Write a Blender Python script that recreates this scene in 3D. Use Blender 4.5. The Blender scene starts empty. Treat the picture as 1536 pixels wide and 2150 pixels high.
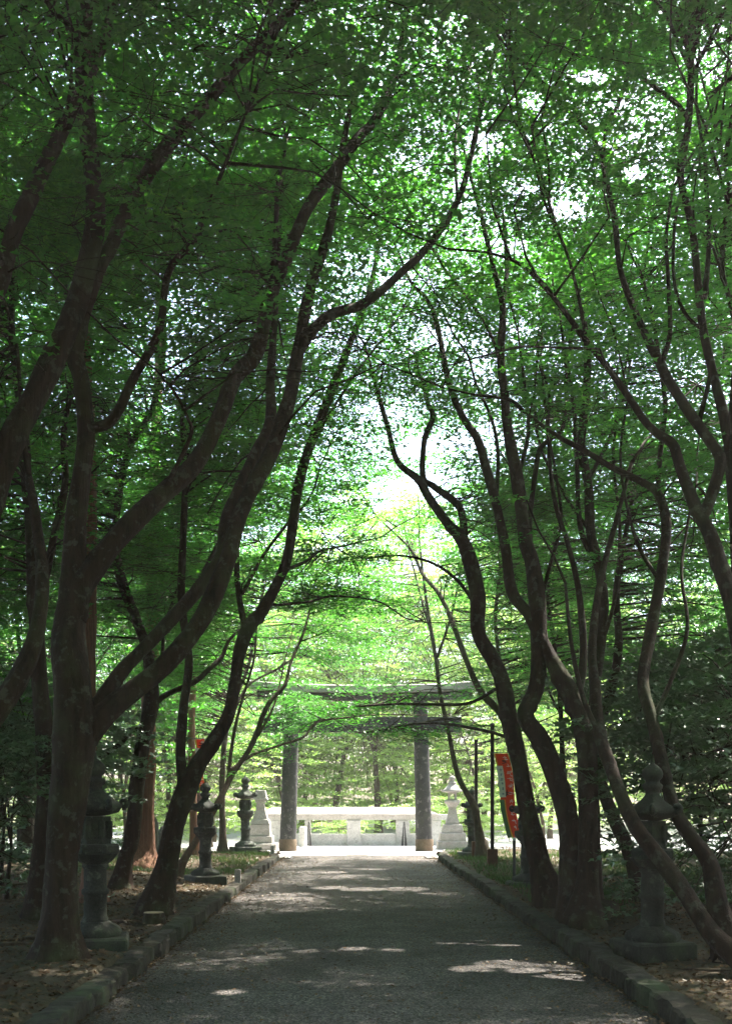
import bpy, math, random
import numpy as np
from mathutils import Vector

rng = np.random.default_rng(7)
random.seed(7)
sc = bpy.context.scene
C = sc.collection
F, U0, V0, H = 2240.0, 768.0, 1680.0, 1.6      # focal length in photo pixels, principal column, horizon row, eye height

# ---------------------------------------------------------------- camera, sky, sun, exposure
cd = bpy.data.cameras.new('camera'); cam = bpy.data.objects.new('camera', cd); C.objects.link(cam)
cd.sensor_fit = 'HORIZONTAL'; cd.sensor_width = 24.0; cd.lens = 24.0 * F / 1536.0
cd.shift_y = (1680 - 1075) / 1536.0
cd.clip_end = 1000
cd.dof.use_dof = True; cd.dof.focus_distance = 15.0; cd.dof.aperture_fstop = 3.5
cam.location = (0, 0, H); cam.rotation_euler = (math.radians(90), 0, 0)
sc.camera = cam
SUN_AZ, SUN_EL = 42.0, 60.0
w = bpy.data.worlds.new("World"); sc.world = w; w.use_nodes = True
nt = w.node_tree; bg = nt.nodes['Background']
sky = nt.nodes.new('ShaderNodeTexSky'); sky.sky_type = 'NISHITA'; sky.sun_disc = False
sky.sun_elevation = math.radians(SUN_EL); sky.sun_rotation = math.radians(SUN_AZ)
sky.air_density = 1.0; sky.dust_density = 3.0; sky.ozone_density = 1.0
nt.links.new(sky.outputs[0], bg.inputs[0]); bg.inputs[1].default_value = 0.15
sl = bpy.data.lights.new('sun', 'SUN'); sun = bpy.data.objects.new('sun', sl); C.objects.link(sun)
sl.energy = 5.0; sl.angle = math.radians(0.5); sl.color = (1.0, 0.95, 0.86)
a, e = math.radians(SUN_AZ), math.radians(SUN_EL)
sdir = Vector((math.sin(a) * math.cos(e), math.cos(a) * math.cos(e), math.sin(e)))
sun.rotation_euler = sdir.to_track_quat('Z', 'Y').to_euler()
sun.location = sdir * 60
sc.view_settings.view_transform = 'Standard'; sc.view_settings.look = 'None'
sc.view_settings.gamma = 1.0; sc.view_settings.exposure = 2.82
sc.render.engine = 'CYCLES'
sc.cycles.use_denoising = True
sc.cycles.max_bounces = 8; sc.cycles.diffuse_bounces = 5; sc.cycles.glossy_bounces = 2
sc.cycles.transmission_bounces = 5; sc.cycles.volume_bounces = 0
sc.cycles.sample_clamp_indirect = 6.0

# ---------------------------------------------------------------- helpers
def P(u, v, Y):
    return np.array([(u - U0) * Y / F, Y, H - (v - V0) * Y / F])

def tag(o, label=None, cat=None, group=None, kind=None):
    if label: o['label'] = label
    if cat: o['category'] = cat
    if group: o['group'] = group
    if kind: o['kind'] = kind
    return o

def empty(name, loc=(0, 0, 0), rz=0.0):
    o = bpy.data.objects.new(name, None); C.objects.link(o)
    o.location = loc; o.rotation_euler = (0, 0, rz); o.empty_display_size = 0.2
    return o

class Geo:
    def __init__(self): self.V = []; self.Fs = []; self.n = 0
    def add(self, V, Fa, mat=0, smooth=False):
        V = np.asarray(V, np.float32).reshape(-1, 3)
        if not isinstance(Fa, (list, tuple)): Fa = [Fa]
        for f in Fa:
            f = np.asarray(f, np.int32)
            if len(f): self.Fs.append((f + self.n, mat, smooth))
        self.V.append(V); self.n += len(V)
        return self
    def build(self, name, mats, parent=None, data_only=False):
        me = bpy.data.meshes.new(name)
        V = np.concatenate(self.V) if self.V else np.zeros((0, 3), np.float32)
        me.vertices.add(len(V)); me.vertices.foreach_set('co', V.ravel())
        loops = np.concatenate([f.ravel() for f, m, s in self.Fs])
        cnt = np.concatenate([np.full(len(f), f.shape[1], np.int32) for f, m, s in self.Fs])
        mi = np.concatenate([np.full(len(f), m, np.int32) for f, m, s in self.Fs])
        sm = np.concatenate([np.full(len(f), s, bool) for f, m, s in self.Fs])
        me.loops.add(len(loops)); me.loops.foreach_set('vertex_index', loops)
        me.polygons.add(len(cnt))
        st = np.zeros(len(cnt), np.int32); st[1:] = np.cumsum(cnt)[:-1]
        me.polygons.foreach_set('loop_start', st); me.polygons.foreach_set('loop_total', cnt)
        me.polygons.foreach_set('material_index', mi); me.polygons.foreach_set('use_smooth', sm)
        for m in (mats if isinstance(mats, (list, tuple)) else [mats]): me.materials.append(m)
        me.update(calc_edges=True)
        if data_only: return me
        o = bpy.data.objects.new(name, me); C.objects.link(o)
        if parent is not None: o.parent = parent
        return o

BOXF = np.array([[0, 3, 2, 1], [4, 5, 6, 7], [0, 1, 5, 4], [1, 2, 6, 5], [2, 3, 7, 6], [3, 0, 4, 7]])
def box(g, x0, x1, y0, y1, z0, z1, mat=0, taper=0.0, bev=0.012):
    """box with chamfered vertical and top edges"""
    b = min(bev, (x1 - x0) * .3, (y1 - y0) * .3, (z1 - z0) * .3)
    def ring(i, z, t):
        X0, X1, Y0, Y1 = x0 + t, x1 - t, y0 + t, y1 - t
        c = b
        return [(X0 + c, Y0, z), (X1 - c, Y0, z), (X1, Y0 + c, z), (X1, Y1 - c, z), (X1 - c, Y1, z), (X0 + c, Y1, z), (X0, Y1 - c, z), (X0, Y0 + c, z)]
    V = ring(0, z0, 0) + ring(1, z1 - b, taper) + ring(2, z1, taper + b)
    q = []
    for r in range(2):
        for i in range(8):
            j = (i + 1) % 8
            q.append([r * 8 + i, r * 8 + j, r * 8 + 8 + j, r * 8 + 8 + i])
    g.add(V, [np.array(q), np.array([[16 + i for i in range(8)]]), np.array([[7 - i for i in range(8)]])], mat)
    return g

def lathe(g, prof, n=24, c=(0, 0), mat=0, smooth=True, wob=None, rot=0.0, flat=False):
    """prof: list of (r, z); closes at both ends. n small gives hexagons, squares"""
    th = rot + np.arange(n) * 2 * np.pi / n
    V = []
    for k, (r, z) in enumerate(prof):
        rr = np.full(n, r) if wob is None else r * (1 + wob(th, k))
        V.append(np.stack([c[0] + rr * np.cos(th), c[1] + rr * np.sin(th), np.full(n, z)], 1))
    V = np.concatenate(V)
    q = []
    for k in range(len(prof) - 1):
        for i in range(n):
            j = (i + 1) % n
            q.append([k * n + i, k * n + j, (k + 1) * n + j, (k + 1) * n + i])
    m = (len(prof) - 1) * n
    g.add(V, [np.array(q), ], mat, smooth and not flat)
    g.add(V[m:m + n], np.array([list(range(n))]), mat); g.add(V[:n], np.array([list(range(n))[::-1]]), mat)
    return g

def catmull(pts, sub=6):
    pts = np.asarray(pts, float); n = len(pts)
    if n < 3: 
        t = np.linspace(0, 1, sub + 1)[:, None]; return pts[0] * (1 - t) + pts[-1] * t
    ext = np.vstack([2 * pts[0] - pts[1], pts, 2 * pts[-1] - pts[-2]])
    out = []
    for i in range(1, n):
        p0, p1, p2, p3 = ext[i - 1], ext[i], ext[i + 1], ext[i + 2]
        for t in np.linspace(0, 1, sub, endpoint=False):
            out.append(.5 * ((2 * p1) + (-p0 + p2) * t + (2 * p0 - 5 * p1 + 4 * p2 - p3) * t * t + (-p0 + 3 * p1 - 3 * p2 + p3) * t ** 3))
    out.append(pts[-1])
    return np.array(out)

def tube(g, pts, rad, n=8, mat=0, lump=0.06, flare=0.0, r=None):
    pts = np.asarray(pts, float); rad = np.asarray(rad, float); m = len(pts)
    T = np.gradient(pts, axis=0); T /= np.linalg.norm(T, axis=1)[:, None] + 1e-9
    up = np.array([0, 1.0, 0]) if abs(T[0][1]) < .8 else np.array([1.0, 0, 0])
    N = np.zeros((m, 3)); N[0] = np.cross(T[0], up); N[0] /= np.linalg.norm(N[0])
    for i in range(1, m):
        v = N[i - 1] - T[i] * np.dot(N[i - 1], T[i]); N[i] = v / (np.linalg.norm(v) + 1e-9)
    B = np.cross(T, N)
    th = np.arange(n) * 2 * np.pi / n
    k = np.ones((m, n))
    if lump:
        ph = rng.random(4) * 6.28
        s = np.cumsum(np.r_[0, np.linalg.norm(np.diff(pts, axis=0), axis=1)])[:, None]
        k += lump * (np.sin(th[None] * 2 + s * 3.1 + ph[0]) + .7 * np.sin(th[None] * 3 - s * 5.3 + ph[1]) + .6 * np.sin(s * 8.7 + ph[2]))
        k += rng.normal(0, lump * .35, (m, n))
        if n >= 20:
            k += .035 * np.sin(th[None] * 9 + .8 * np.sin(s * 1.9 + ph[0]) + ph[1]) + .02 * np.sin(th[None] * 6 - s * .7)
            for _ in range(int(s[-1] * 1.6)):      # knots and old branch scars
                a0, s0, ws = rng.random() * 6.28, rng.random() * s[-1], rng.uniform(.03, .07)
                da = np.angle(np.exp(1j * (th[None] - a0)))
                k += rng.uniform(.10, .32) * np.exp(-(da / .38) ** 2 - ((s - s0) / ws) ** 2)
        if flare:
            f = np.exp(-s / .26) * flare
            k += f * (.6 + .6 * np.sin(th[None] * 5 + ph[3]) ** 2)
    R = rad[:, None] * k
    V = pts[:, None, :] + R[..., None] * (np.cos(th)[None, :, None] * N[:, None, :] + np.sin(th)[None, :, None] * B[:, None, :])
    V = V.reshape(-1, 3)
    i = np.arange(m - 1)[:, None] * n; j = np.arange(n)[None]; jn = (j + 1) % n
    q = np.stack([i + j, i + jn, i + n + jn, i + n + j], -1).reshape(-1, 4)
    g.add(V, [q, np.array([[(m - 1) * n + a for a in range(n)]]), np.array([[n - 1 - a for a in range(n)]])], mat, True)

# leaf outline: three-lobed fan, length 1 along x
LEAF = np.array([(0, 0), (.30, .52), (.50, .17), (1.0, 0.0), (.50, -.17), (.30, -.52)], float)
LEAF_N = np.array([(0, 0), (.5, .16), (1.0, 0), (.5, -.16)], float)       # narrow leaf
SD = np.array([sdir.x, sdir.y, sdir.z])
FLECKS = []
for (u_, v_, r_) in [(1130,2038,.34),(1050,2028,.26),(1180,2052,.28),(985,2040,.2),(1010,1983,.22),(930,1982,.2),(1060,1985,.18),(640,2003,.13),(740,1999,.14),(820,2002,.12),(690,1868,.32),(760,1872,.4),(850,1870,.42),(905,1878,.3),(620,1880,.25),(480,2088,.12),(700,1835,.3),(780,1828,.35)]:
    Yg = H * F / (v_ - V0); FLECKS.append((np.array([(u_ - U0) * Yg / F, Yg, 0]), r_))
def unlit(Pos):
    m_ = np.zeros(len(Pos), bool)
    for g0, r_ in FLECKS:
        d_ = Pos - g0; t_ = d_ @ SD; m_ |= ((d_ ** 2).sum(1) - t_ ** 2 < r_ ** 2)
    return m_
CULL = False; HOLES = []
def leaves(g, Pos, dirang, size, mat=0, shape=LEAF, tilt=.42, droop=.15):
    if CULL:
        u_ = U0 + Pos[:, 0] * F / Pos[:, 1]; v_ = V0 - (Pos[:, 2] - H) * F / Pos[:, 1]; kp = np.ones(len(Pos))
        for (a_, b_, ra, rb, k_) in HOLES:
            q_ = ((u_ - a_) / ra) ** 2 + ((v_ - b_) / rb) ** 2
            kp *= 1 - .95 * k_ * np.clip(1.25 - q_, 0, 1)
        kk = (rng.random(len(Pos)) < kp) & ~unlit(Pos)
        Pos, dirang = Pos[kk], dirang[kk]; size = np.asarray(size)[kk] if np.ndim(size) else size
    n = len(Pos)
    nz = np.stack([rng.normal(0, tilt, n), rng.normal(0, tilt, n), np.ones(n)], 1); nz /= np.linalg.norm(nz, axis=1)[:, None]
    d = np.stack([np.cos(dirang), np.sin(dirang), np.full(n, -droop)], 1)
    x = d - nz * (d * nz).sum(1)[:, None]; x /= np.linalg.norm(x, axis=1)[:, None]
    y = np.cross(nz, x)
    s = np.asarray(size).reshape(-1, 1) if np.ndim(size) else np.full((n, 1), size)
    k = len(shape)
    V = Pos[:, None, :] + s[:, None, :] * (shape[None, :, 0:1] * x[:, None, :] + shape[None, :, 1:2] * y[:, None, :])
    # fold along the midrib
    V -= (s[:, None, :] * .22 * np.abs(shape[None, :, 1:2])) * nz[:, None, :]
    g.add(V.reshape(-1, 3), np.arange(n * k).reshape(n, k), mat)

def sprays(g, Cn, ang, L, nl, size, mat=0, shape=LEAF, droop=.18, tilt=.42, wide=.42):
    """flat fans of leaves on side twigs. Cn (m,3) start, ang (m), L (m)"""
    m = len(Cn)
    t = rng.random((m, nl)) ** .8
    side = rng.choice([-1, 1], (m, nl))
    wmax = wide * np.sin(np.pi * np.clip(t * .85 + .12, 0, 1)) + .03
    q = np.round(t * 7) / 7 + rng.normal(0, .025, (m, nl))
    s = rng.random((m, nl)) ** .7 * wmax
    lx = (q + s * .55) * L[:, None]; ly = side * s * L[:, None]
    c, sn = np.cos(ang)[:, None], np.sin(ang)[:, None]
    X = Cn[:, 0:1] + lx * c - ly * sn; Y = Cn[:, 1:2] + lx * sn + ly * c
    Z = Cn[:, 2:3] - droop * L[:, None] * (q ** 2) - .10 * s ** 2 * L[:, None] * 3 + rng.normal(0, .010, (m, nl))
    da = ang[:, None] + side * .75 * (s / (wmax + 1e-6)) + rng.normal(0, .5, (m, nl))
    leaves(g, np.stack([X, Y, Z], -1).reshape(-1, 3), da.ravel(), (size * rng.uniform(.5, 1.35, (m, nl))).ravel(), mat, shape, tilt)

def twigs(g, A, B, r0, mat=1, sag=.04):
    """thin three-sided twigs, A to B with a bend, vectorised"""
    m = len(A)
    D = B - A; Ln = np.linalg.norm(D, axis=1)[:, None] + 1e-9; T = D / Ln
    M = (A + B) / 2; M[:, 2] += sag * Ln[:, 0]; M[:, :2] += rng.normal(0, .05, (m, 2)) * Ln
    N = np.cross(T, np.array([.1, .2, 1.0])); N /= np.linalg.norm(N, axis=1)[:, None] + 1e-9; Bn = np.cross(T, N)
    V = []
    for pt, k in ((A, 1.0), (M, .75), (B, .4)):
        for th in (0, 2.094, 4.189):
            V.append(pt + (np.asarray(r0).reshape(-1, 1) * k) * (math.cos(th) * N + math.sin(th) * Bn))
    V = np.stack(V, 1).reshape(-1, 3)
    base = (np.arange(m) * 9)[:, None, None]
    q = np.array([[r * 3 + i, r * 3 + (i + 1) % 3, r * 3 + 3 + (i + 1) % 3, r * 3 + 3 + i] for r in range(2) for i in range(3)])
    g.add(V, (base + q[None]).reshape(-1, 4), mat, True)

# ---------------------------------------------------------------- materials
def newmat(name):
    m = bpy.data.materials.new(name); m.use_nodes = True
    t = m.node_tree; b = t.nodes['Principled BSDF']
    return m, t, b, t.nodes.new, t.links.new

def noise_node(t, scale, detail=6, rough=.6, coord='Object', sc3=None):
    tc = t.nodes.new('ShaderNodeTexCoord'); n = t.nodes.new('ShaderNodeTexNoise')
    n.inputs['Scale'].default_value = scale; n.inputs['Detail'].default_value = detail; n.inputs['Roughness'].default_value = rough
    if sc3:
        mp = t.nodes.new('ShaderNodeMapping'); mp.inputs['Scale'].default_value = sc3
        t.links.new(tc.outputs[coord], mp.inputs[0]); t.links.new(mp.outputs[0], n.inputs[0])
    else: t.links.new(tc.outputs[coord], n.inputs[0])
    return n

def ramp(t, src, stops):
    r = t.nodes.new('ShaderNodeValToRGB')
    while len(r.color_ramp.elements) < len(stops): r.color_ramp.elements.new(.5)
    for e_, (p, c) in zip(r.color_ramp.elements, stops): e_.position = p; e_.color = (*c, 1)
    t.links.new(src, r.inputs[0]); return r

def bump(t, b, src, strength=.5, dist=.02, prev=None):
    n = t.nodes.new('ShaderNodeBump'); n.inputs['Strength'].default_value = strength; n.inputs['Distance'].default_value = dist
    t.links.new(src, n.inputs['Height'])
    if prev is not None: t.links.new(prev.outputs[0], n.inputs['Normal'])
    t.links.new(n.outputs[0], b.inputs['Normal']); return n

def mix(t, f, a_, b_, mode='MIX'):
    m = t.nodes.new('ShaderNodeMixRGB'); m.blend_type = mode
    for k, s in ((0, f), (1, a_), (2, b_)):
        if hasattr(s, 'default_value') or hasattr(s, 'links'): t.links.new(s, m.inputs[k])
        elif isinstance(s, (int, float)): m.inputs[k].default_value = s
        else: m.inputs[k].default_value = (*s, 1)
    return m

def bark_mat(name, c1, c2, moss=.5, stretch=(14, 14, 2.2)):
    m, t, b, N, L = newmat(name)
    n = noise_node(t, 1.0, 8, .7, sc3=stretch)
    r = ramp(t, n.outputs[0], [(.3, c1), (.7, c2)])
    n2 = noise_node(t, 1.7, 5, .6); r2 = ramp(t, n2.outputs[0], [(.5, (0, 0, 0)), (.72, (1, 1, 1))])
    n3 = noise_node(t, 9, 5, .65); r3 = ramp(t, n3.outputs[0], [(.56, (0, 0, 0)), (.62, (1, 1, 1))])
    mk = t.nodes.new('ShaderNodeMath'); mk.operation = 'MULTIPLY'; mk.inputs[1].default_value = moss
    L(r2.outputs[0], mk.inputs[0])
    mx = mix(t, mk.outputs[0], r.outputs[0], (.055, .075, .025))
    lk = t.nodes.new('ShaderNodeMath'); lk.operation = 'MULTIPLY'; lk.inputs[1].default_value = .35 * moss; L(r3.outputs[0], lk.inputs[0])
    mx2 = mix(t, lk.outputs[0], mx.outputs[0], (.17, .19, .14))
    L(mx2.outputs[0], b.inputs['Base Color']); b.inputs['Roughness'].default_value = .9
    b.inputs['Specular IOR Level'].default_value = .2
    b1 = bump(t, b, n.outputs[0], .9, .03); bump(t, b, n3.outputs[0], .4, .01, b1)
    return m

def leaf_mat(name, cols, trans, gloss=.06, tmix=.55):
    """cols: colour stops of the leaf by a per-leaf random value; trans: factor colour for transmitted light"""
    m = bpy.data.materials.new(name); m.use_nodes = True
    t = m.node_tree; t.nodes.clear(); N, L = t.nodes.new, t.links.new
    out = N('ShaderNodeOutputMaterial'); geo = N('ShaderNodeNewGeometry')
    n = noise_node(t, .55, 3, .6)
    ad = N('ShaderNodeMath'); ad.operation = 'MULTIPLY_ADD'; ad.inputs[1].default_value = .5
    L(geo.outputs['Random Per Island'], ad.inputs[0])
    sb = N('ShaderNodeMath'); sb.operation = 'MULTIPLY_ADD'; sb.inputs[1].default_value = 1.4; sb.inputs[2].default_value = -.45
    L(n.outputs[0], sb.inputs[0]); L(sb.outputs[0], ad.inputs[2])
    r = ramp(t, ad.outputs[0], cols)
    d = N('ShaderNodeBsdfDiffuse'); L(r.outputs[0], d.inputs[0])
    tr = N('ShaderNodeBsdfTranslucent'); tm = mix(t, 1.0, r.outputs[0], trans, 'MULTIPLY'); L(tm.outputs[0], tr.inputs[0])
    ms = N('ShaderNodeMixShader'); ms.inputs[0].default_value = tmix; L(d.outputs[0], ms.inputs[1]); L(tr.outputs[0], ms.inputs[2])
    gl = N('ShaderNodeBsdfGlossy'); gl.inputs['Roughness'].default_value = .38; gl.inputs[0].default_value = (.8, .85, .8, 1)
    m2 = N('ShaderNodeMixShader'); m2.inputs[0].default_value = gloss; L(ms.outputs[0], m2.inputs[1]); L(gl.outputs[0], m2.inputs[2])
    L(m2.outputs[0], out.inputs[0])
    return m

def stone_mat(name, c1, c2, lichen=(.30, .31, .27), moss=.35, scale=1.0):
    m, t, b, N, L = newmat(name)
    n = noise_node(t, 3.2 * scale, 8, .7); r = ramp(t, n.outputs[0], [(.32, c1), (.68, c2)])
    n2 = noise_node(t, 60 * scale, 3, .7); r2 = ramp(t, n2.outputs[0], [(.35, (.65, .65, .65)), (.65, (1.25, 1.25, 1.25))])
    mx = mix(t, 1.0, r.outputs[0], r2.outputs[0], 'MULTIPLY')
    n3 = noise_node(t, 7 * scale, 6, .7); r3 = ramp(t, n3.outputs[0], [(.56, (0, 0, 0)), (.63, (.7, .7, .7))])
    mx2 = mix(t, r3.outputs[0], mx.outputs[0], lichen)
    n4 = noise_node(t, 2.0 * scale, 6, .7); r4 = ramp(t, n4.outputs[0], [(.5, (0, 0, 0)), (.7, (moss, moss, moss))])
    mx3 = mix(t, r4.outputs[0], mx2.outputs[0], (.05, .065, .03))
    L(mx3.outputs[0], b.inputs['Base Color']); b.inputs['Roughness'].default_value = .92
    b.inputs['Specular IOR Level'].default_value = .25
    b1 = bump(t, b, n2.outputs[0], .5, .006); bump(t, b, n3.outputs[0], .6, .02, b1)
    return m

def plain(name, col, rough=.6, metal=0.0, var=.15, scale=8):
    m, t, b, N, L = newmat(name)
    n = noise_node(t, scale, 5, .6)
    lo = tuple(c * (1 - var) for c in col); hi = tuple(min(1, c * (1 + var)) for c in col)
    r = ramp(t, n.outputs[0], [(.3, lo), (.7, hi)])
    L(r.outputs[0], b.inputs['Base Color']); b.inputs['Roughness'].default_value = rough; b.inputs['Metallic'].default_value = metal
    return m

M_bark = bark_mat('maple bark', (.008, .0045, .003), (.042, .023, .014), .55)
M_bark2 = bark_mat('grey brown bark', (.030, .020, .014), (.095, .066, .045), .6)
M_cedar = bark_mat('cedar bark', (.07, .032, .020), (.22, .105, .066), .25, (26, 26, 1.2))
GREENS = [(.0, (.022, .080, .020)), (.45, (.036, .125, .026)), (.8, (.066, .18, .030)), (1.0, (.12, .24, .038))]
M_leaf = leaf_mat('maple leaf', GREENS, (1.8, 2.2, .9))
M_leaf_far = leaf_mat('sun-brightened maple leaf', [(.0, (.12, .19, .05)), (.5, (.19, .28, .075)), (1.0, (.30, .38, .12))], (1.5, 1.7, 1.1))  # paler copy of the maple leaf: far sunlight is put into its colour
M_leaf_dark = leaf_mat('evergreen leaf', [(.0, (.018, .05, .014)), (.6, (.035, .085, .022)), (1.0, (.06, .12, .03))], (1.2, 1.5, .8), .16, .35)
M_needle = leaf_mat('conifer foliage', [(.0, (.022, .055, .02)), (.6, (.04, .09, .03)), (1.0, (.07, .13, .05))], (1.2, 1.5, .9), .05, .4)
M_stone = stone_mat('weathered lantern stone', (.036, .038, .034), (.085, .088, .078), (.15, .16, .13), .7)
M_stone_shade = stone_mat('shade-darkened mossy lantern stone', (.018, .018, .014), (.045, .044, .034), (.085, .088, .068), .8)  # darker copy for the near lanterns: deep shade is put into the colour
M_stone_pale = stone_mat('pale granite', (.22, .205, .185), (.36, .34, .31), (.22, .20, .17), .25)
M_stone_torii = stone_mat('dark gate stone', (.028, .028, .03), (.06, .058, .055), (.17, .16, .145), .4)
M_parapet = stone_mat('parapet granite', (.42, .40, .37), (.60, .58, .54), (.30, .28, .25), .1)
M_black = plain('black paint', (.014, .015, .014), .5, var=.3)
M_rust = plain('rusty base', (.10, .045, .028), .8, var=.35)
M_white = plain('white plastic', (.75, .75, .73), .5, var=.05)
M_red = leaf_mat('red banner cloth', [(.0, (.55, .085, .04)), (1.0, (.68, .12, .055))], (1.2, 1.1, 1.0), .02, .5)
M_yellow = plain('yellow banner cloth', (.75, .48, .05), .8, var=.05)
M_dgreen = plain('green banner cloth', (.10, .20, .10), .8, var=.1)
M_grate = plain('steel grate', (.12, .12, .12), .5, .7)
M_cut = plain('cut wood', (.22, .17, .11), .85, var=.3, scale=25)

def ground_mat(name, stops, sc1=.9, stops2=None, bs=.7, grit=None):
    m, t, b, N, L = newmat(name)
    n = noise_node(t, sc1, 8, .68); r = ramp(t, n.outputs[0], stops)
    n2 = noise_node(t, 26, 6, .75); r2 = ramp(t, n2.outputs[0], [(.3, (.5, .5, .5)), (.7, (1.45, 1.45, 1.45))])
    mx = mix(t, 1.0, r.outputs[0], r2.outputs[0], 'MULTIPLY')
    L(mx.outputs[0], b.inputs['Base Color']); b.inputs['Roughness'].default_value = .95; b.inputs['Specular IOR Level'].default_value = .2
    b1 = bump(t, b, n2.outputs[0], bs, .03); bump(t, b, n.outputs[0], .5, .12, b1)
    return m
M_verge = ground_mat('forest floor', [(.30, (.025, .034, .012)), (.45, (.045, .036, .021)), (.60, (.075, .054, .035)), (.72, (.028, .042, .014))])
M_field = ground_mat('woodland ground', [(.35, (.06, .08, .03)), (.6, (.12, .11, .06))])
M_kerb = stone_mat('mossy kerb stone', (.014, .011, .008), (.036, .029, .020), (.055, .05, .036), .9, .8)

def asphalt():
    m, t, b, N, L = newmat('worn asphalt')
    v = t.nodes.new('ShaderNodeTexVoronoi'); tc = t.nodes.new('ShaderNodeTexCoord'); L(tc.outputs['Object'], v.inputs['Vector']); v.inputs['Scale'].default_value = 62
    n = noise_node(t, .8, 7, .65); r = ramp(t, n.outputs[0], [(.36, (.034, .030, .028)), (.5, (.062, .055, .051)), (.64, (.092, .082, .077))])
    r2 = ramp(t, v.outputs['Color'], [(.12, (.30, .30, .28)), (.5, (.85, .85, .85)), (.9, (2.4, 2.3, 2.2))])
    mx = mix(t, 1.0, r.outputs[0], r2.outputs[0], 'MULTIPLY')
    n3 = noise_node(t, 130, 2, .6); r3 = ramp(t, n3.outputs[0], [(.62, (0, 0, 0)), (.70, (.7, .7, .7))])
    mx2 = mix(t, r3.outputs[0], mx.outputs[0], (.16, .10, .06))
    L(mx2.outputs[0], b.inputs['Base Color']); b.inputs['Roughness'].default_value = .85; b.inputs['Specular IOR Level'].default_value = .3
    b1 = bump(t, b, v.outputs['Distance'], 1.0, .02); bump(t, b, n3.outputs[0], .4, .006, b1)
    return m
M_asph = asphalt()
M_plaza = ground_mat('pale gravel paving', [(.35, (.33, .31, .31)), (.65, (.43, .41, .40))], 1.5, bs=.3)

# ---------------------------------------------------------------- ground, road, plaza, kerbs
def slope_x(Y): return -26.0 / F * Y
def left_edge(Y): return -1.93 + slope_x(Y)
def right_edge(Y): return 2.20 + slope_x(Y)
VZ = .15
def verge_h(x, y):
    return VZ + .035 * np.sin(x * 1.3 + y * .7) + .03 * np.sin(x * .55 - y * 1.1 + 1) + .02 * np.sin(x * 3.1 + y * 2.3)

g = Geo(); g.add([(-260, -60, -.03), (260, -60, -.03), (260, 420, -.03), (-260, 420, -.03)], np.array([[0, 1, 2, 3]]))
tag(g.build('ground', M_field), kind='structure')
ys = np.linspace(-14, 30.6, 60)
g = Geo()
V = []
for y in ys:
    V += [(left_edge(y) - .15, y, .0), (slope_x(y) + .1, y, .035), (right_edge(y) + .15, y, .0)]
q = [[3 * i + j, 3 * i + j + 1, 3 * i + j + 4, 3 * i + j + 3] for i in range(len(ys) - 1) for j in range(2)]
g.add(V, np.array(q), 0, True); tag(g.build('road', M_asph), kind='structure')
g = Geo(); g.add([(-15, 30.6, -.004), (22, 30.6, -.004), (22, 90, -.004), (-15, 90, -.004)], np.array([[0, 1, 2, 3]]))
tag(g.build('plaza', M_plaza), kind='structure')

def verge(name, side):
    g = Geo(); nx, ny = 90, 110
    s = np.linspace(0, 1, nx) ** 1.8
    y = np.linspace(-14, 31.5, ny)
    S, Yv = np.meshgrid(s, y)
    edge = left_edge(Yv) - .18 if side < 0 else right_edge(Yv) + .18
    X = edge + side * S * 40
    Z = verge_h(X, Yv) + rng.normal(0, .008, X.shape)
    Z = np.where(S < .0005, VZ, Z)
    fall = np.clip((Yv - 30.2) / 1.2, 0, 1); Z = Z * (1 - fall) - .02 * fall
    if side > 0: pass
    V = np.stack([X, Yv, Z], -1).reshape(-1, 3)
    i = np.arange(ny - 1)[:, None] * nx; j = np.arange(nx - 1)[None]
    q = np.stack([i + j, i + j + 1, i + nx + j + 1, i + nx + j], -1).reshape(-1, 4)
    if side < 0: q = q[:, ::-1]
    g.add(V, q, 0, True)
    return tag(g.build(name, M_verge), kind='structure')
verge('verge', -1); verge('verge', 1)

def kerb(edge, side):
    g = Geo(); n = 420
    y = np.linspace(-10, 30.0, n)
    prof = [(0.0, -.05), (-.004, .08), (.0, .155), (.014, .178), (.10, .182), (.20, .178), (.214, .165), (.22, .08)]
    V = []
    ph = rng.random(6) * 6
    for k, yy in enumerate(y):
        x0 = edge(yy) ; st = math.floor(yy / .62 + .01 * side); fr = yy / .62 - st
        jo = .035 * math.exp(-min(fr, 1 - fr) / .035)              # joint between two stones
        hs = .022 * math.sin(st * 12.9898 + side); ws = .018 * math.sin(st * 78.233)
        flare = 1.1 * max(0, (yy - 27.3) / 2.7) ** 2 * .5
        for (dx, dz) in prof:
            V.append((x0 + side * (dx + ws + flare + rng.normal(0, .006)) + side * (jo if dx < .05 else -jo if dx > .19 else 0), yy, (dz + hs - jo if dz > .1 else dz) + rng.normal(0, .006)))
    m = len(prof); i = np.arange(n - 1)[:, None] * m; j = np.arange(m - 1)[None]
    q = np.stack([i + j, i + j + 1, i + m + j + 1, i + m + j], -1).reshape(-1, 4)
    if side > 0: q = q[:, ::-1]
    g.add(V, [q, np.array([list(range(m))]), np.array([[(n - 1) * m + a for a in range(m)][::-1]])], 0, False)
    return tag(g.build('kerb', M_kerb), kind='structure')
kerb(left_edge, -1); kerb(right_edge, 1)
# pale granite threshold across the end of the asphalt
g = Geo(); box(g, -3.6, 3.3, 30.35, 30.75, -.03, .03, bev=.008); tag(g.build('threshold_strip', M_parapet), kind='structure')

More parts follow.
